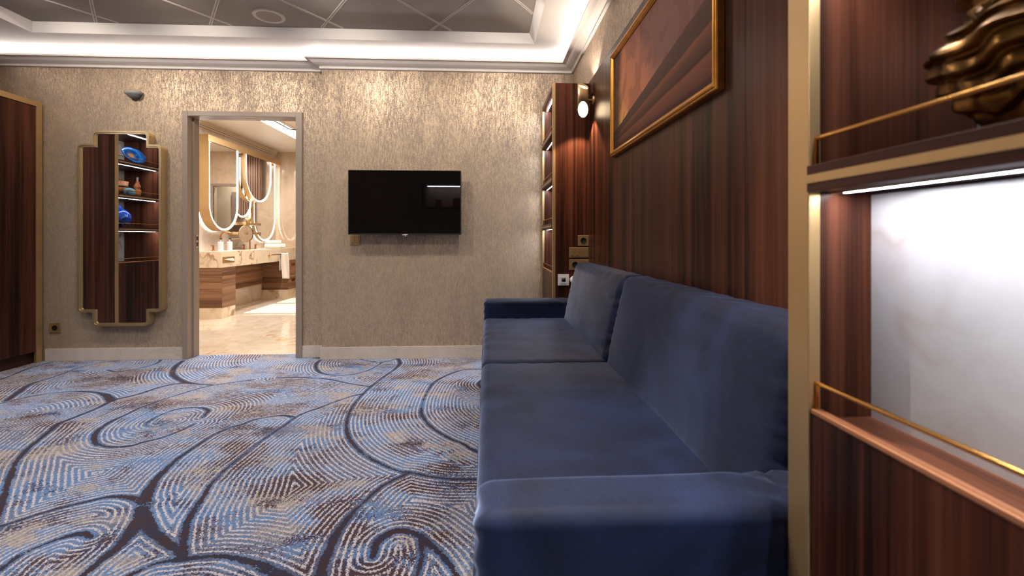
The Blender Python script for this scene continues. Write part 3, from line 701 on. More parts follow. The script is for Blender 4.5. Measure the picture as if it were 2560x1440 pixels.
# the painting: a plain dusky landscape, bands of slope under a glowing sky
def painting():
    m, nt, b = new_mat('dusk_slope_painting')
    t = nd(nt, 'ShaderNodeTexCoord'); s = nd(nt, 'ShaderNodeSeparateXYZ'); lk(nt, t.outputs['Object'], s.inputs[0])
    # u: 0 at the far (left) end .. 1 near end ; v: 0 bottom .. 1 top
    u = mth(nt, 'DIVIDE', mth(nt, 'SUBTRACT', .56, s.outputs[1]), 1.14)
    v = mth(nt, 'DIVIDE', mth(nt, 'SUBTRACT', s.outputs[2], .04), .51)
    nz = noise(nt, ocoord(nt, (1, 3, 3)), 2.2, 4, .55, .4)
    w = mth(nt, 'MULTIPLY', mth(nt, 'SUBTRACT', nz, .5), .5)
    glowd = mth(nt, 'ADD', mth(nt, 'MULTIPLY', u, 1.25), mth(nt, 'ADD', mth(nt, 'MULTIPLY', v, .5), w))
    sky = ramp(nt, glowd, [(.30, srgb(240, 178, 108)), (.46, srgb(214, 136, 96)), (.8, srgb(178, 114, 92)), (1.3, srgb(128, 90, 82))])
    blot = noise(nt, ocoord(nt, (1, 5, 3), (1, 4, 2)), 1.4, 2, .5, 1.2)
    sky = mixc(nt, mth(nt, 'MULTIPLY', mth(nt, 'GREATER_THAN', blot, .52), .35), sky, srgb(112, 66, 58))
    n2 = noise(nt, ocoord(nt, (1, 2, 6)), 3, 4, .6)
    sl = mth(nt, 'ADD', mth(nt, 'MULTIPLY', mth(nt, 'SUBTRACT', n2, .5), .035), mth(nt, 'SUBTRACT', mth(nt, 'ADD', .19, mth(nt, 'MULTIPLY', u, .40)), v))
    slope = mth(nt, 'GREATER_THAN', sl, 0)
    rayc = mth(nt, 'DIVIDE', sl, mth(nt, 'ADD', mth(nt, 'MULTIPLY', u, .5), .22))
    g = ramp(nt, rayc, [(0, srgb(92, 64, 54)), (.26, srgb(78, 56, 50)), (.28, srgb(128, 80, 58)), (.40, srgb(94, 60, 48)), (.52, srgb(70, 44, 38)), (.54, srgb(126, 76, 56)), (.72, srgb(100, 60, 48)), (.78, srgb(70, 38, 36)), (1, srgb(56, 32, 34))])
    c = mixc(nt, slope, sky, g)
    side = ramp(nt, mth(nt, 'ADD', u, mth(nt, 'MULTIPLY', v, -.03)), [(.05, (1, 1, 1)), (.12, (0, 0, 0))])
    c = mixc(nt, mth(nt, 'MULTIPLY', side, .85), c, srgb(46, 34, 32))
    lk(nt, c, b.inputs['Base Color']); b.inputs['Roughness'].default_value = .6; b.inputs['Specular IOR Level'].default_value = .15
    bump(nt, b, noise(nt, ocoord(nt), 90, 3), .25, .001)
    return m
B('canvas', painting(), pc, (.712, .7165, 1.400, 2.542, 1.508, 2.018))

# ------------------------------------------------------------------ wall lamp
sc = thing('wall_lamp', (.70, 3.10, 1.85), 'gold cylinder wall lamp shining up and down beside the painting', 'wall lamp')
LX, LY, LR = .654, 3.10, .0365
mb = MB()
n = 40; vs = []
def cutz(a, zc, k, kx): return zc+k*math.sin(a)+kx*math.cos(a)
rows = []
for rad in (LR, LR-.0025):
    rows.append([(LX+rad*math.cos(2*PI*k/n), LY+rad*math.sin(2*PI*k/n), cutz(2*PI*k/n, 1.888, -.048, -.012)) for k in range(n)])
    rows.append([(LX+rad*math.cos(2*PI*k/n), LY+rad*math.sin(2*PI*k/n), cutz(2*PI*k/n, 2.052, .030, -.008)) for k in range(n)])
vs = [v for r_ in rows for v in r_]
fs = []
for a, b_ in ((0, 1), (1, 3), (3, 2), (2, 0)):
    for k in range(n): fs.append((a*n+k, a*n+(k+1) % n, b_*n+(k+1) % n, b_*n+k))
mb.add(vs, fs, True); mb.build('shade', M['gold'], sc)
mb = MB(); mb.tube([(LX+LR-.002, LY, 1.955), (.722, LY, 1.955)], .008, 16); mb.build('arm', M['gold'], sc)
mb = MB(); mb.lathe((.727, LY, 1.955), [(.0001, .010), (.026, .010), (.030, .006), (.030, 0)], 32, axis=Matrix.Rotation(-PI/2, 3, 'Y')); mb.build('wall_plate', M['gold'], sc)
for nm_, zc_, kk, kx_, mt in (('lower_diffuser', 1.892, -.048, -.012, glow('warm_diffuser', (1., .74, .44), 11)), ('upper_diffuser', 2.040, .030, -.008, glow('amber_inside', (1., .62, .2), .9))):
    mb = MB(); rr = LR-.003
    mb.add([(LX+rr*math.cos(2*PI*k/n), LY+rr*math.sin(2*PI*k/n), cutz(2*PI*k/n, zc_, kk*rr/LR, kx_*rr/LR)) for k in range(n)], [tuple(range(n))])
    mb.build(nm_, mt, sc)
for z, s_, nm in ((1.93, -1, 'lower_bulb'), (1.985, 1, 'upper_bulb')):
    l = bpy.data.lights.new('lamp_beam', 'SPOT'); l.energy = 8 if s_ > 0 else 20; l.color = (1, .84, .68) if s_ > 0 else (1, .68, .40); l.shadow_soft_size = .012
    l.spot_size = 1.75; l.spot_blend = .35
    q = bpy.data.objects.new('lamp_beam', l); COL.objects.link(q); q.parent = sc
    q.location = Vector((LX, LY-(.012 if s_ < 0 else 0), 2.052 if s_ > 0 else 1.868))-sc.location
    if s_ > 0: q.rotation_euler = (PI, 0, 0)

# ------------------------------------------------------------------ sofa
def soft_box(x0, x1, y0, y1, z0, z1, r, res=.022, disp=None, shear=None):
    """a padded block with rounded edges; disp(p, n, q) adds pulls and folds; shear leans the block"""
    c = Vector(((x0+x1)/2, (y0+y1)/2, (z0+z1)/2)); h = Vector(((x1-x0)/2, (y1-y0)/2, (z1-z0)/2))
    def axis_pts(H):
        k = 7
        inner = H-r; m = max(2, int(2*inner/res))
        a = [-H+r*(1-math.cos(i/k*PI/2)) if False else -H+r*i/k for i in range(k)]
        b_ = list(np.linspace(-inner, inner, m+1))
        return a+b_+[-t for t in a[::-1]]
    ax = [axis_pts(h[i]) for i in range(3)]
    idx = {}; vs = []; fs = []
    def vert(p):
        key = tuple(round(t, 6) for t in p)
        if key in idx: return idx[key]
        q = Vector((max(-h.x+r, min(h.x-r, p[0])), max(-h.y+r, min(h.y-r, p[1])), max(-h.z+r, min(h.z-r, p[2]))))
        d = Vector(p)-q
        # spherify the shell around the inner box
        m_ = max(abs(d.x), abs(d.y), abs(d.z))
        nrm = d.normalized() if d.length > 1e-9 else Vector((0, 0, 1))
        pos = q+nrm*m_ if m_ > 1e-9 else q
        nn = nrm
        P = pos.copy()
        if disp: P = P+nn*disp(pos, nn, h)
        W = c+P
        if shear: W = shear(W)
        idx[key] = len(vs); vs.append(W); return idx[key]
    for a in range(3):
        b_, c_ = (a+1) % 3, (a+2) % 3
        for s_ in (-1, 1):
            for i in range(len(ax[b_])-1):
                for j in range(len(ax[c_])-1):
                    q = []
                    for (ii, jj) in ((i, j), (i+1, j), (i+1, j+1), (i, j+1)):
                        p = [0, 0, 0]; p[a] = s_*h[a]; p[b_] = ax[b_][ii]; p[c_] = ax[c_][jj]; q.append(vert(p))
                    fs.append(tuple(q))
    return vs, fs
def sn(*a):
    x = 0
    for i, v in enumerate(a): x += math.sin(v*1.7+i*2.1+math.sin(v*.9+i))
    return x/len(a)
def soft(name, parent, *box, r=.03, res=.022, disp=None, shear=None, mat='velvet'):
    vs, fs = soft_box(*box, r, res, disp, shear)
    mb = MB(); mb.add(vs, fs, True); return mb.build(name, M[mat], parent)
sofa = thing('sofa', (.36, 1.97, 0), 'long navy blue velvet sofa against the rosewood panelling', 'sofa')
def seat_disp(p, n_, h):
    b_ = .008*(1-(p.y/h.y)**4)*(1-(p.x/h.x)**4)*max(0, n_.z)          # crown of the pad
    e = math.exp(-max(0, h.y-p.y)/.07)+math.exp(-max(0, h.y+p.y)/.07)
    w = .0016*math.sin(p.x*62+3*math.sin(p.x*11))*e
    w2 = .0022*math.sin(p.y*34+2.2*math.sin(p.x*3)+1.5*math.sin(p.y*7))*math.exp(-(h.x+p.x)/.25)*max(0, n_.z)*(1 if h.y < .58 else .3)
    return b_+w+w2+.0012*sn(p.x*9, p.y*7)
SY = [(.828, 2.006), (2.008, 3.112)]
for a, b_ in SY:
    soft('seat_cushion', sofa, -.022, .60, a, b_, .29, .476, r=.032, disp=seat_disp, res=.016)
def lean(W):
    t = (W.z-.45)/.40
    return Vector((W.x+.085*t*(1-max(0, (W.x-.52)/.2)*.9), W.y, W.z))
def back_disp(p, n_, h):
    e0 = math.exp(-max(0, h.y+p.y)/.05); e1 = math.exp(-max(0, h.y-p.y)/.05)
    gather = (.0055*e0+.003*e1)*math.sin(p.z*115+4*math.sin(p.z*17)+p.y*20)
    crown = .012*(1-(p.y/h.y)**4)*(1-(p.z/h.z)**2)*max(0, -n_.x)
    topw = .0012*math.sin(p.y*46+3*math.sin(p.y*6)+p.x*30)*max(0, n_.z)
    return gather+crown+topw+.0012*sn(p.y*6, p.z*8)
for a, b_ in SY:
    soft('back_cushion', sofa, .515, .712, a, b_, .44, .852, r=.045, disp=back_disp, shear=lean, res=.014)
def arm_disp(side):
    def f(p, n_, h):
        seam = -.006*math.exp(-((p.x-.155+.10*max(0, -p.y*side)/h.y*.3)/.0055)**2)
        fold = .003*math.sin((p.x*60+p.y*90))*math.exp(-((p.x-.14)/.06)**2)*max(0, n_.z)
        corner = .0035*math.sin(p.z*120+p.y*60)*math.exp(-(h.x+p.x)/.02)
        return seam+fold+corner+.003*(1-(p.x/h.x)**4)*max(0, n_.z)+.001*sn(p.x*8, p.z*9)
    return f
soft('armrest', sofa, -.018, .720, .698, .829, .06, .594, r=.030, disp=arm_disp(1), res=.014, mat='velvet_arm_lit')
soft('armrest', sofa, -.018, .720, 3.110, 3.240, .06, .594, r=.028, disp=arm_disp(-1), res=.016)
soft('base', sofa, -.030, .70, .705, 3.235, .05, .325, r=.02, disp=lambda p, n_, h: .001*sn(p.y*6, p.z*9), res=.04)
B('backrest_board', M['velvet'], sofa, (.66, .7225, .829, 3.11, .1, .80), bevel=.01)
mb = MB()
for x in (.04, .62):
    for y in (.8, 1.97, 3.14):
        k = MB(); k.lathe((x, y, 0), [(.0001, 0), (.02, 0), (.024, .055)], 16); k.build('foot', M['dark'], sofa)

# ------------------------------------------------------------------ bronze vase in the near bookcase
vz = thing('bronze_vase', (.61, .445, 1.124), 'rippled bronze shell-shaped vase on the near bookcase shelf', 'vase')
def rip(r_, h_, a, i):
    if r_ < .001: return r_, h_
    x = h_*46+.55*abs(math.sin(2.5*a+.4))*1.3+.12*math.sin(9*a); t = x-math.floor(x)
    f = .0035*math.sin(13*a+h_*30)+.004*math.sin(3*a)
    st = .016*((1-t)**.8 if t > .16 else (t/.16)*.86)-.006
    k = min(1, h_/.05)*(1 if h_ < .15 else max(0, 1-(h_-.15)/.02))
    return r_+(f+st)*k, h_+.004*math.sin(4*a+1)*k
pr = [(.0001, 0), (.044, 0), (.05, .004)]
for i in range(90):
    t = i/89; h_ = .006+t*.135
    r_ = .05+.060*math.sin(min(1, t*1.12)*PI/2*1.0)**1.0-(.035*max(0, (t-.72)/.28)**1.3)
    pr.append((r_, h_))
pr += [(.072, .150), (.070, .156), (.082, .163), (.090, .168), (.090, .172), (.080, .172), (.066, .162), (.060, .12), (.0001, .1)]
mb = MB(); mb.lathe((.61, .445, 1.124), pr, 160, rip)
def bronze():
    m, nt, b = new_mat('patinated_bronze')
    n1 = noise(nt, ocoord(nt, (1, 1, 3)), 14, 4, .6)
    lk(nt, ramp(nt, n1, [(.3, srgb(44, 28, 12)), (.7, srgb(140, 98, 48))]), b.inputs['Base Color'])
    b.inputs['Metallic'].default_value = .9; b.inputs['Roughness'].default_value = .33; bump(nt, b, n1, .3, .004); return m
M['bronze'] = bronze()
mb.build('body', M['bronze'], vz)

# ------------------------------------------------------------------ ornaments on the left bookcase (seen in the mirror)
def agate():
    m, nt, b = new_mat('blue_agate')
    t = nd(nt, 'ShaderNodeTexCoord'); ln = nd(nt, 'ShaderNodeVectorMath', operation='LENGTH')
    mp = nd(nt, 'ShaderNodeMapping'); mp.inputs['Scale'].default_value = (1, 1, 1.75); mp.inputs['Location'].default_value = (0, .0, -.17)
    lk(nt, t.outputs['Object'], mp.inputs[0]); lk(nt, mp.outputs[0], ln.inputs[0])
    f = mth(nt, 'ADD', ln.outputs['Value'], mth(nt, 'MULTIPLY', mth(nt, 'SUBTRACT', noise(nt, ocoord(nt), 14, 3), .5), .05))
    c = ramp(nt, mth(nt, 'MULTIPLY', f, 5.2), [(.1, srgb(190, 110, 60)), (.2, srgb(60, 90, 110)), (.3, srgb(10, 60, 120)), (.5, srgb(6, 34, 80)), (.62, srgb(20, 110, 180)), (.78, srgb(8, 50, 110)), (.93, srgb(20, 80, 150)), (.97, srgb(226, 208, 186))])
    lk(nt, c, b.inputs['Base Color']); b.inputs['Roughness'].default_value = .08; return m
ag = thing('agate_dish', (-3.80, 2.78, 1.80), 'polished blue agate dish with a pale rim, on the top shelf', 'dish')
R = Matrix.Rotation(math.radians(68), 3, 'Y')
mb = MB()
def agm(r_, h_, a, i): k = 1+.035*math.sin(3*a+1)+.02*math.sin(7*a)+.012*math.sin(17*a); return r_*k, h_
mb.lathe((-3.80, 2.78, 1.884), [(.0001, 0), (.06, .004), (.12, .018), (.16, .036), (.164, .040), (.160, .044), (.118, .026), (.06, .012), (.0001, .008)], 64, agm, squash=(.56, 1), axis=R)
mb.build('bowl', agate(), ag)
gp = thing('gold_plate', (-3.86, 2.98, 1.80), 'round gold plate standing beside the agate dish', 'plate')
mb = MB(); mb.lathe((-3.86, 3.0, 1.905), [(.0001, 0), (.06, 0), (.08, .01), (.1, .014), (.1, .017), (.08, .014), (.058, .004), (.0001, .004)], 48, axis=Matrix.Rotation(math.radians(84), 3, 'Y')); mb.build('disc', M['gold_dark'], gp)
bk = thing('wooden_bucket', (-3.86, 2.88, 1.46), 'small wooden bucket with a dark hoop on the middle shelf', 'bucket')
wd_or = wood('orange_ornament_wood', 2, srgb(120, 62, 30), srgb(176, 104, 62), srgb(206, 140, 92), .4, .2)
mb = MB(); mb.lathe((-3.87, 2.87, 1.46), [(.0001, .0), (.075, 0), (.096, .15), (.088, .15), (.07, .01), (.0001, .01)], 40); mb.build('staves', wd_or, bk)
mb = MB(); mb.lathe((-3.87, 2.87, 1.46), [(.0875, .088), (.0885, .088), (.0912, .106), (.0897, .106)], 40); mb.build('hoop', M['dark'], bk)
mb = MB(); mb.tube([(-3.87, 2.87+.09*math.cos(t), 1.60+.05*math.sin(t)) for t in np.linspace(0, PI, 16)], .005, 8); mb.build('handle', wd_or, bk)
bt = thing('turned_bottle', (-3.80, 2.68, 1.46), 'turned orange wooden bottle with a clear neck', 'bottle')
mb = MB(); mb.lathe((-3.80, 2.685, 1.46), [(.0001, 0), (.034, 0), (.034, .04), (.036, .075), (.024, .09), (.030, .10), (.032, .12), (.022, .14), (.016, .155), (.019, .16), (.019, .166), (.0001, .166)], 32); mb.build('body', wd_or, bt)
mb = MB(); mb.lathe((-3.80, 2.685, 1.46), [(.010, .166), (.010, .21), (.014, .215), (.0001, .216)], 20); mb.build('neck', plain('pale_glass', srgb(200, 170, 170), .1), bt)
shl = thing('blue_shell', (-3.74, 2.93, 1.46), 'pale blue shell ornament in front of the wooden bucket', 'ornament')
mb = MB(); mb.lathe((-3.725, 2.90, 1.46), [(.0001, 0), (.045, .0), (.062, .02), (.060, .05), (.040, .072), (.0001, .08)], 40, lambda r_, h_, a, i: (r_*(1+.06*math.sin(9*a)), h_), squash=(.7, 1)); mb.build('body', plain('mottled_pale_blue', srgb(110, 170, 200), .3, 0, .5, scale=30), shl)
bv = thing('blue_vase', (-3.80, 2.98, 1.124), 'round deep blue vase with white splashes on the lower shelf', 'vase')
def blotch():
    m, nt, b = new_mat('blue_and_white_glaze')
    c = ramp(nt, noise(nt, ocoord(nt), 22, 4, .7), [(.50, srgb(16, 64, 168)), (.60, srgb(40, 96, 200)), (.64, srgb(236, 238, 246))])
    lk(nt, c, b.inputs['Base Color']); b.inputs['Roughness'].default_value = .1; return m
mb = MB(); mb.lathe((-3.80, 2.95, 1.124), [(.0001, 0), (.045, 0), (.09, .035), (.112, .085), (.108, .13), (.075, .175), (.03, .205), (.024, .22), (.03, .228), (.02, .228), (.018, .2), (.0001, .19)], 56); mb.build('body', blotch(), bv)

# a lit shelf behind the viewpoint, mirrored in the black television screen
rs = thing('display_shelf', (-.75, -2.15, 1.45), 'rosewood display shelf with a white light strip, behind the viewpoint', 'shelf')
B('board', M['wood_x'], rs, [(-1.35, -.05, YR, -2.05, 1.62, 1.66), (-1.35, -.05, YR, -2.05, 2.10, 2.14), (-1.35, -1.31, YR, -2.05, 1.66, 2.10), (-.09, -.05, YR, -2.05, 1.66, 2.10)], bevel=.002)
B('led_strip', glow('display_led', (.84, .88, 1.), 60), rs, (-1.24, -.2, -2.09, -2.075, 2.091, 2.099))
for i, (x, w_) in enumerate(((-1.02, .10), (-.62, .14), (-.30, .1))):
    o = thing('red_box', (x, -2.15, 1.66), ['narrow red box at the left of the display shelf', 'wide red box in the middle of the display shelf', 'red box at the right of the display shelf'][i], 'box')
    B('carton', plain('red_lacquer_%d' % i, srgb(230, 20, 10), .4), o, (x-w_/1.5, x+w_/1.5, -2.22, -2.1, 1.66, 1.80+.03*i), bevel=.004)
    B('lid', plain('dark_red_lid_%d' % i, srgb(130, 18, 14), .4), o, (x-w_/1.45, x+w_/1.45, -2.225, -2.095, 1.80+.03*i, 1.82+.03*i), bevel=.003)

# ------------------------------------------------------------------ bathroom beyond the doorway
BX0, BX1, BY0, BY1, BZ = -3.75, -1.15, 4.135, 8.382, 2.54
struct(B('floor_bathroom', M['marble_floor'], None, (BX0, BX1, 4.13, BY1, -.03, .0)))
S('wall_bathroom_left', M['marble_bath'], (BX0-.08, BX0, BY0-.015, BY1+.9, 0, 2.7))
S('wall_bathroom_right', M['marble_far'], (BX1, BX1+.08, BY0-.015, BY1+.9, 0, 2.7))
# far wall, with a doorway that only the vanity mirrors show
S('wall_bathroom_back', M['marble_far'], [(BX0, -2.86, BY1, BY1+.1, 0, 2.7), (-2.40, BX1, BY1, BY1+.1, 0, 2.7), (-2.86, -2.40, BY1, BY1+.1, 1.93, 2.7)])
S('wall_lobby', plain('lobby_wall_paint', srgb(206, 190, 166), .5), (BX0, BX1, BY1+.8, BY1+.9, 0, 2.7))
S('floor_lobby', M['marble_floor'], (BX0, BX1, BY1, BY1+.9, -.03, 0))
S('door_2', M['door'], [(-2.90, -2.86, BY1-.012, BY1+.02, 0, 1.97), (-2.40, -2.36, BY1-.012, BY1+.02, 0, 1.97), (-2.86, -2.40, BY1-.012, BY1+.02, 1.93, 1.97)], bevel=.002)
S('ceiling_bathroom', M['bathceil'], [(BX0, -2.97, BY0-.015, BY1+.9, BZ, BZ+.03), (-2.67, BX1, BY0-.015, BY1+.9, BZ, BZ+.03), (-2.97, -2.67, BY0-.015, 4.4, BZ, BZ+.03), (-2.97, -2.67, 7.6, BY1+.9, BZ, BZ+.03)])
S('wall_door_side', M['marble_far'], [(BX0, DX0, 4.12, 4.134, 0, 2.7), (DX1, BX1, 4.12, 4.134, 0, 2.7), (DX0, DX1, 4.12, 4.134, 2.09, 2.7)])
mb = MB()
for (dz, dx) in ((0, .045), (.02, .03), (.045, .018)): mb.box(BX0, BX0+dx, BY0, BY1, BZ-.02-dz, BZ-dz)
struct(mb.build('trim_4', M['bathceil']))
# long ceiling light
lt = thing('ceiling_light', (-2.82, 6.0, BZ), 'long white recessed light panel in the bathroom ceiling', 'ceiling light')
B('diffuser', glow('light_panel', (1, .95, .88), 6), lt, (-2.93, -2.71, 4.43, 7.57, BZ+.02, BZ+.028))
B('frame', M['bathceil'], lt, [(-2.985, -2.93, 4.4, 7.6, BZ-.006, BZ+.03), (-2.71, -2.655, 4.4, 7.6, BZ-.006, BZ+.03), (-2.93, -2.71, 4.4, 4.43, BZ-.006, BZ+.03), (-2.93, -2.71, 7.57, 7.6, BZ-.006, BZ+.03)], bevel=.002)
rl = thing('curtain_rail', (-2.66, 6.3, 2.50), 'thin dark rail under the bathroom ceiling light', 'rail')
mb = MB(); mb.tube([(-2.70, 5.2, 2.505), (-2.70, 6.45, 2.505), (-2.685, 6.49, 2.505), (-2.60, 6.50, 2.505), (-1.6, 6.50, 2.505)], .007, 10); mb.build('bar', M['dark'], rl)
mb = MB()
for y in (5.6, 6.3): mb.tube([(-2.70, y, 2.505), (-2.70, y, 2.54)], .005, 8)
mb.build('hanger', M['dark'], rl)
def area(x, y, z, sx, sy, e, col=(1, .96, .90), rot=(0, 0, 0)):
    l = bpy.data.lights.new('room_light', 'AREA'); l.shape = 'RECTANGLE'; l.size = sx; l.size_y = sy; l.energy = e; l.color = col
    o = bpy.data.objects.new('room_light', l); COL.objects.link(o); o.location = (x, y, z); o.rotation_euler = rot; return o
l_ = area(-2.82, 6.0, BZ+.015, .20, 3.0, 42, (1, .97, .93)); l_.parent = lt; l_.location = (0, 0, .015)
for i, (x, y, p) in enumerate(((-2.2, 7.2, 28), (-2.1, 5.4, 24), (-3.15, 7.9, 18), (-2.6, BY1+.45, 45))):  # hidden downlights added to brighten the bathroom and the lobby
    o = thing('downlight', (x, y, BZ), 'small unseen fill downlight added in the bathroom ceiling', 'light', 'added bathroom ceiling downlights')
    mb = MB(); mb.lathe((x, y, BZ), [(.05, 0), (.05, -.004), (.038, -.005), (.034, -.001)], 24); mb.build('bezel', M['trimline'], o)
    mb = MB(); mb.lathe((x, y, BZ), [(.035, -.002), (.0001, -.002)], 20); mb.build('lens', glow('bath_fill_lens_%d' % i, (1, .9, .75), 14), o)
    l = bpy.data.lights.new('downlight_beam', 'SPOT'); l.energy = p; l.color = (1, .96, .90); l.shadow_soft_size = .04; l.spot_size = 2.3; l.spot_blend = .8
    q = bpy.data.objects.new('downlight_beam', l); COL.objects.link(q); q.parent = o; q.location = (0, 0, -.02)

# vanity
XF = -3.325; VX = BX0+.002
va = thing('vanity_unit', (-3.5, 7.4, 0), 'long bathroom vanity with thick veined marble counter over walnut cabinets', 'vanity')
mb = MB(); mb.box(BX0, XF, 5.965, BY1, .640, .828); mb.box(BX0, XF, 5.965, BY1, .828, .844)
B('countertop', M['marble_top'], va, (VX, XF, 5.965, BY1-.002, .640, .844), bevel=.003)
c1 = B('cabinet', M['oak_x'], va, (VX, XF+.0, 5.972, 6.285, .135, .638), bevel=.002)
B('side_panel', M['oak_y'], c1, (XF-.002, XF+.003, 5.976, 6.283, .135, .636))
B('plinth', M['marble_top'], va, (VX, XF, 5.972, 6.285, 0, .133), bevel=.001); B('plinth', M['marble_top'], va, (VX, XF, 7.885, BY1-.002, 0, .150), bevel=.001)
B('apron_panel', M['oak_y'], va, (VX, BX0+.02, 6.285, 7.885, .25, .638))
c2 = B('cabinet', M['oak_x'], va, (VX, XF, 7.885, BY1-.002, .153, .638), bevel=.002)
for z0, z1 in ((.40, .632), (.158, .395)):
    d = B('drawer', M['oak_y'], c2, (XF, XF+.014, 7.893, BY1-.005, z0, z1), bevel=.001)
for z in (.565, .30):
    B('pull', M['rose_brass'], c2, (XF+.013, XF+.017, 7.99, 8.14, z-.022, z+.022), bevel=.002)
B('slot_surround', M['gold'], va, [(XF-.002, XF+.003, 5.985, 6.262, .698, .706), (XF-.002, XF+.003, 5.985, 6.262, .766, .774), (XF-.002, XF+.003, 5.985, 5.993, .706, .766), (XF-.002, XF+.003, 6.254, 6.262, .706, .766), (XF-.001, XF+.001, 5.993, 6.254, .706, .766)])
ts = MB(); n = 12
ts.add([(XF+.002, 6.03, .742), (XF+.004, 6.21, .712), (XF+.004, 6.24, .722), (XF+.004, 6.215, .752), (XF+.003, 6.12, .750),
        (XF+.008, 6.03, .741), (XF+.022, 6.20, .716), (XF+.024, 6.23, .724), (XF+.02, 6.205, .748), (XF+.014, 6.12, .748)], [(5, 6, 7, 8, 9), (0, 4, 3, 2, 1), (0, 1, 6, 5), (1, 2, 7, 6), (2, 3, 8, 7), (3, 4, 9, 8), (4, 0, 5, 9)])
o = ts.build('tissue', M['towel'], None); tag(o, 'white tissue pulled from the gold slot in the counter edge', 'tissue')
for yc in (6.50, 7.30):
    B('basin', M['plastic_white'], va, (-3.60, -3.40, yc-.22, yc+.22, .8435, .8455), bevel=.001)

def faucet(yc, label):
    f = thing('faucet', (-3.62, yc, .844), label, 'faucet', None)
    mb = MB(); x = -3.635
    arc = [(x, yc, .846), (x, yc, 1.035)]+[(x+.062-.062*math.cos(t), yc+.035*(1-math.cos(t))*.8, 1.035+.062*math.sin(t)) for t in np.linspace(.15, PI*.95, 14)]
    mb.tube(arc, .0095, 14); mb.build('spout', M['rose_brass'], f)
    for dy in (-.17, .17):
        hnd = MB(); hnd.tube([(x, yc+dy, .845), (x, yc+dy, .915)], .013, 14)
        h = hnd.build('valve', M['rose_brass'], f)
        B('lever', M['rose_brass'], h, (x-.008, x+.008, yc+dy-(.05 if dy < 0 else .01), yc+dy+(.01 if dy < 0 else .05), .905, .918), bevel=.002)
    k = MB()
    for dy in (-.17, 0, .17): k.lathe((x, yc+dy, .844), [(.026, 0), (.026, .006), (.0001, .006)], 20)
    k.build('base_rings', M['rose_brass'], f)
    return f
faucet(6.50, 'rose gold arched faucet near the doorway end of the counter')
faucet(7.28, 'rose gold arched faucet further along the counter, by the second basin')
for y, lab in ((6.38, 'white pump bottle nearer the doorway, left of the first faucet spout'), (6.60, 'white pump bottle just right of the first faucet spout')):
    o = thing('pump_bottle', (-3.56, y, .844), lab, 'bottle')
    mb = MB(); mb.lathe((-3.57, y, .844), [(.0001, 0), (.033, 0), (.035, .004), (.035, .105), (.031, .118), (.014, .124), (.0001, .124)], 28); mb.build('body', M['plastic_white'], o)
    mb = MB(); mb.lathe((-3.57, y, .844), [(.013, .122), (.013, .142), (.005, .143), (.005, .158), (.0001, .158)], 18); mb.build('collar', M['steel'], o)
    mb = MB(); mb.box(-3.578, -3.545, y-.006, y+.006, 1.000, 1.010); mb.build('pump_head', M['dark'], o, .002)
# towels on the counter
def roll(x0, y0, z, L, r, ang, lab):
    o = thing('rolled_towel', (x0, y0, z-r), lab, 'towel')
    d = Vector((math.cos(ang), math.sin(ang), 0)); mb = MB()
    mb.tube([Vector((x0, y0, z))-d*L/2, Vector((x0, y0, z))-d*(L/2-.008), Vector((x0, y0, z))+d*(L/2-.008), Vector((x0, y0, z))+d*L/2], [r*.8, r, r, r*.8], 24)
    mb.build('roll', M['towel'], o)
    mb = MB(); pts = []
    for k in range(40):
        t = k/40*5*PI; rr = r*.82*(1-k/46); n1 = Vector((-d.y, d.x, 0))
        pts.append(Vector((x0, y0, z))+d*(L/2+.001)+n1*rr*math.cos(t)+Vector((0, 0, 1))*rr*math.sin(t))
    mb.tube(pts, .0022, 6); mb.build('spiral_end', M['towel'], o)
roll(-3.52, 7.78, .844+.036, .24, .036, .5, 'rolled white towel lying lowest on the far end of the counter')
roll(-3.50, 7.90, .844+.038, .24, .038, .35, 'rolled white towel at the back of the far counter stack')
roll(-3.54, 7.835, .844+.098, .24, (.034), .45, 'rolled white towel resting on top of the two others')
# towel bar with towel
tb = thing('towel_bar', (XF, 7.35, .75), 'gold towel bar fixed to the front of the marble counter', 'towel bar')
mb = MB(); mb.tube([(XF+.055, 7.20, .757), (XF+.055, 7.80, .757)], .008, 14); mb.build('bar', M['rose_brass'], tb)
mb = MB()
for y in (7.22, 7.78): mb.lathe((XF, y, .757), [(.024, 0), (.024, .008), (.009, .012), (.009, .055)], 20, axis=Matrix.Rotation(PI/2, 3, 'Y'))
mb.build('mounts', M['rose_brass'], tb)
mb = MB(); NY, NS = 26, 40
vs = []
path = [(.012, .37)]+[(.012+.0*t, .37+(.757-.37)*t) for t in np.linspace(.1, 1, 14)]+[(.0, .772), ]
outl = []
for t in np.linspace(0, 1, 18): outl.append((-.015, .50+t*(.757-.50)))      # behind the bar
for t in np.linspace(0, PI, 8)[1:-1]: outl.append((-.015*math.cos(t), .757+.014*math.sin(t)))
for t in np.linspace(0, 1, 22): outl.append((.016+.014*t, .757-t*.385))
for k, (dx, z) in enumerate(outl):
    for j in range(NY+1):
        t = j/NY; sway = .010*math.sin(t*9+z*6)*min(1, (.77-z)*4)
        sk = (.77-z)*.10*(t-.3)
        zz = z-(.03*t*(.757-z)/.385 if z < .757 else 0)
        vs.append((XF+.055+dx+sway, 7.50+t*.255+sk, zz))
fs = [(k*(NY+1)+j, k*(NY+1)+j+1, (k+1)*(NY+1)+j+1, (k+1)*(NY+1)+j) for k in range(len(outl)-1) for j in range(NY)]
mb.add(vs, fs, True); tw = mb.build('hand_towel', M['towel'], None)
sm = tw.modifiers.new('thick', 'SOLIDIFY'); sm.thickness = .007
tag(tw, 'white hand towel hanging over the gold bar on the counter front', 'towel')
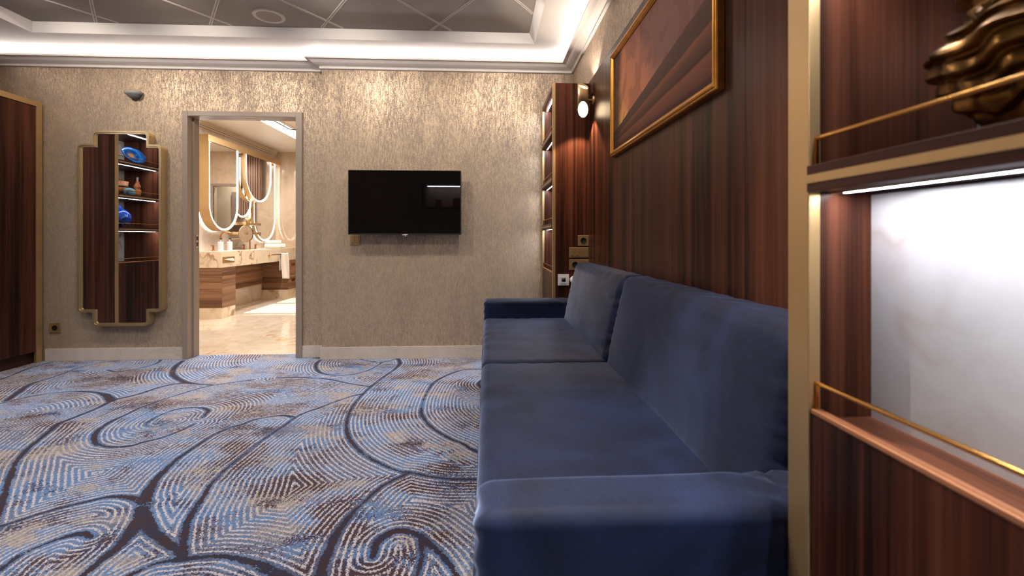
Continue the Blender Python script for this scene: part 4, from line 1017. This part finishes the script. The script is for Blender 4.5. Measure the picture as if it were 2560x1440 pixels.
# bath mats
for y0, y1, x1, lab in ((6.32, 7.18, -2.55, 'white bath mat nearer the doorway on the marble floor'), (7.30, 7.87, -2.5, 'white bath mat further back on the marble floor')):
    vs_, fs_ = soft_box(-3.245, x1, y0, y1, .0005, .0165, .006, .05)
    mb = MB(); mb.add(vs_, fs_, True); o = mb.build('bath_mat', M['towel'], None); tag(o, lab, 'mat')

# pill mirrors hanging from a gold header
def pill(y0, y1, zt, zb, nseg=28, inset=0):
    r = (y1-y0)/2-inset; yc = (y0+y1)/2; zc = zb+(y1-y0)/2
    P = [(yc-r, zt)]+[(yc-r*math.cos(t), zc-r*math.sin(t)) for t in np.linspace(0, PI, nseg)]+[(yc+r, zt)]
    return P
fX = lambda u, v, d: (d, u, v)
def pill_mirror(y0, y1, zt, zb, xb, xf, label, back=True):
    o = thing('vanity_mirror', (xb, (y0+y1)/2, zb), label, 'mirror')
    def ring(i0, i1, d0, d1, nm, mat, par):
        mb = MB(); mb.band(pill(y0, y1, zt, zb, inset=i0), pill(y0, y1, zt, zb, inset=i1), fX, d0, d1); return mb.build(nm, mat, par)
    ring(0, .008, xb, xf+.004, 'side_band', M['gold'], o)
    mb = MB(); o1, o2 = pill(y0, y1, zt, zb, inset=.012), pill(y0, y1, zt, zb, inset=.034); n_ = len(o1)
    mb.add([fX(u, v, xf-.0015) for u, v in o1+o2]+[fX(u, v, xf-.0045) for u, v in o1+o2], [(i, i+1, n_+i+1, n_+i) for i in range(n_-1)]+[(2*n_+i, 2*n_+i+1, 3*n_+i+1, 3*n_+i) for i in range(n_-1)])
    mb.build('led_ring', M['led_bath'], o)
    mb = MB(); mb.prism(pill(y0, y1, zt, zb, inset=.0085), fX, xb+.012, xf-.005); mb.build('glass', M['glass'], o)
    if back: ring(.014, .036, BX0+.004, BX0+.010, 'back_glow', M['led_back'], o)
    return o
hd = thing('mirror_header', (-3.68, 7.1, 2.2), 'gold box rail along the wall from which the vanity mirrors hang', 'rail')
B('rail', M['gold'], hd, (BX0, -3.60, 6.163, 8.26, 2.275, 2.362), bevel=.002)
pill_mirror(6.163, 6.885, 2.275, 1.107, -3.725, -3.60, 'long gold-sided vanity mirror nearest the doorway')
pill_mirror(6.892, 7.44, 2.275, 1.313, -3.735, -3.69, 'vanity mirror set back between the two deeper ones', False)
pill_mirror(7.10, 7.93, 2.275, 1.573, -3.68, -3.61, 'short vanity mirror hanging in front at the right', False)
pill_mirror(7.50, 8.255, 2.275, .953, -3.735, -3.69, 'longest vanity mirror, furthest from the doorway')
# round shaving mirror and small shelves
rm = thing('shaving_mirror', (-3.5, 6.93, 1.0), 'round gold shaving mirror on a curved arm above the counter', 'mirror')
Rm = Matrix.Rotation(PI/2, 3, 'Y') @ Matrix.Rotation(0, 3, 'X')
Rm = Matrix.Rotation(-.35, 3, 'Z') @ Matrix.Rotation(PI/2, 3, 'Y')
mb = MB(); mb.lathe((-3.52, 6.93, 1.075), [(.118, 0), (.126, .0), (.126, .014), (.118, .014)], 48, axis=Rm); mb.build('rim', M['mirror_gold'], rm)
mb = MB(); mb.lathe((-3.52, 6.93, 1.075), [(.119, .008), (.0001, .008)], 48, axis=Rm); mb.build('glass', M['glass'], rm)
mb = MB(); mb.tube([(-3.745, 6.93, 1.0), (-3.65, 6.96, 1.0), (-3.56, 6.98, 1.02), (-3.525, 6.95, 1.07)], .007, 10); mb.build('arm', M['mirror_gold'], rm)
for z, lab in ((1.225, 'upper narrow gold wall shelf between the vanity mirrors'), (1.085, 'lower narrow gold wall shelf between the vanity mirrors')):
    o = thing('wall_shelf', (-3.6, 7.1, z-.02), lab, 'shelf')
    B('tray', M['gold'], o, (BX0, -3.50, 6.90, 7.35, z-.022, z+.018), bevel=.002)
B_ = thing('gold_tumbler', (-3.6, 7.12, 1.243), 'gold tumbler on the upper narrow shelf', 'cup')
mb = MB(); mb.lathe((-3.58, 7.12, 1.243), [(.0001, 0), (.032, 0), (.035, .075), (.032, .075), (.03, .004), (.0001, .004)], 28); mb.build('cup', M['gold'], B_)
o = thing('dark_flask', (-3.58, 7.12, 1.103), 'small dark flask on the lower narrow shelf', 'bottle')
mb = MB(); mb.lathe((-3.57, 7.13, 1.103), [(.0001, 0), (.022, 0), (.022, .05), (.012, .06), (.012, .072), (.0001, .072)], 20); mb.build('body', M['dark'], o)
o = thing('orange_jar', (-3.56, 7.22, 1.103), 'small orange jar beside the dark flask', 'jar')
mb = MB(); mb.lathe((-3.57, 7.22, 1.103), [(.0001, 0), (.022, 0), (.022, .035), (.0001, .035)], 20); mb.build('body', plain('salmon_jar', srgb(214, 150, 110), .4), o)
mb = MB(); mb.lathe((-3.57, 7.22, 1.103), [(.023, .035), (.023, .05), (.0001, .05)], 20); mb.build('lid', M['steel'], o)
# lobby door with a notice, and a curtain, both only seen in the vanity mirrors
ld = thing('lobby_door', (-2.6, BY1+.79, 0), 'pale door with a grey notice, seen reflected in the vanity mirror', 'door')
B('leaf', M['door'], ld, (-2.95, -2.30, BY1+.76, BY1+.795, 0, 1.9), bevel=.003)
B('notice', plain('grey_notice', srgb(120, 108, 100), .6), ld, (-2.70, -2.52, BY1+.755, BY1+.76, 1.24, 1.45))
cu = MB(); vs = []; NU = 90
for k, z in enumerate(np.linspace(.05, 2.5, 6)):
    for j in range(NU+1):
        t = j/NU; vs.append((-3.29+.30*t, BY1-.10+.028*math.sin(t*46), z))
cu.add(vs, [(k*(NU+1)+j, k*(NU+1)+j+1, (k+1)*(NU+1)+j+1, (k+1)*(NU+1)+j) for k in range(5) for j in range(NU)], True)
cu_o = cu.build('shower_curtain', plain('taupe_curtain', srgb(168, 138, 120), .8), None)
sm = cu_o.modifiers.new('thick', 'SOLIDIFY'); sm.thickness = .003
tag(cu_o, 'taupe curtain hanging in folds, seen reflected in the vanity mirrors', 'curtain')

# ------------------------------------------------------------------ camera and world
cam = bpy.data.cameras.new('camera'); co = bpy.data.objects.new('camera', cam); COL.objects.link(co)
cam.sensor_width = 36; cam.lens = 36*1150/2560
cam.shift_y = -(720-594)/2560
co.location = (0, 0, 1.02); co.rotation_euler = (PI/2, 0, -math.atan(63/1150))
cam.clip_start = .02
cam.dof.use_dof = True; cam.dof.focus_distance = 3.3; cam.dof.aperture_fstop = 4.0
sc_ = bpy.context.scene; sc_.camera = co
w = bpy.data.worlds.new('world'); sc_.world = w; w.use_nodes = True
w.node_tree.nodes['Background'].inputs[0].default_value = (1, .9, .8, 1); w.node_tree.nodes['Background'].inputs[1].default_value = .0
vs_ = sc_.view_settings; sc_.display_settings.display_device = 'sRGB'
vs_.view_transform = 'Standard'; vs_.look = 'None'; vs_.gamma = 1; vs_.use_curve_mapping = False
vs_.exposure = 0.45
sc_.cycles.max_bounces = 10; sc_.cycles.diffuse_bounces = 5; sc_.cycles.glossy_bounces = 6
sc_.cycles.use_denoising = True; sc_.cycles.caustics_reflective = False; sc_.cycles.caustics_refractive = False
sc_.cycles.sample_clamp_indirect = 6
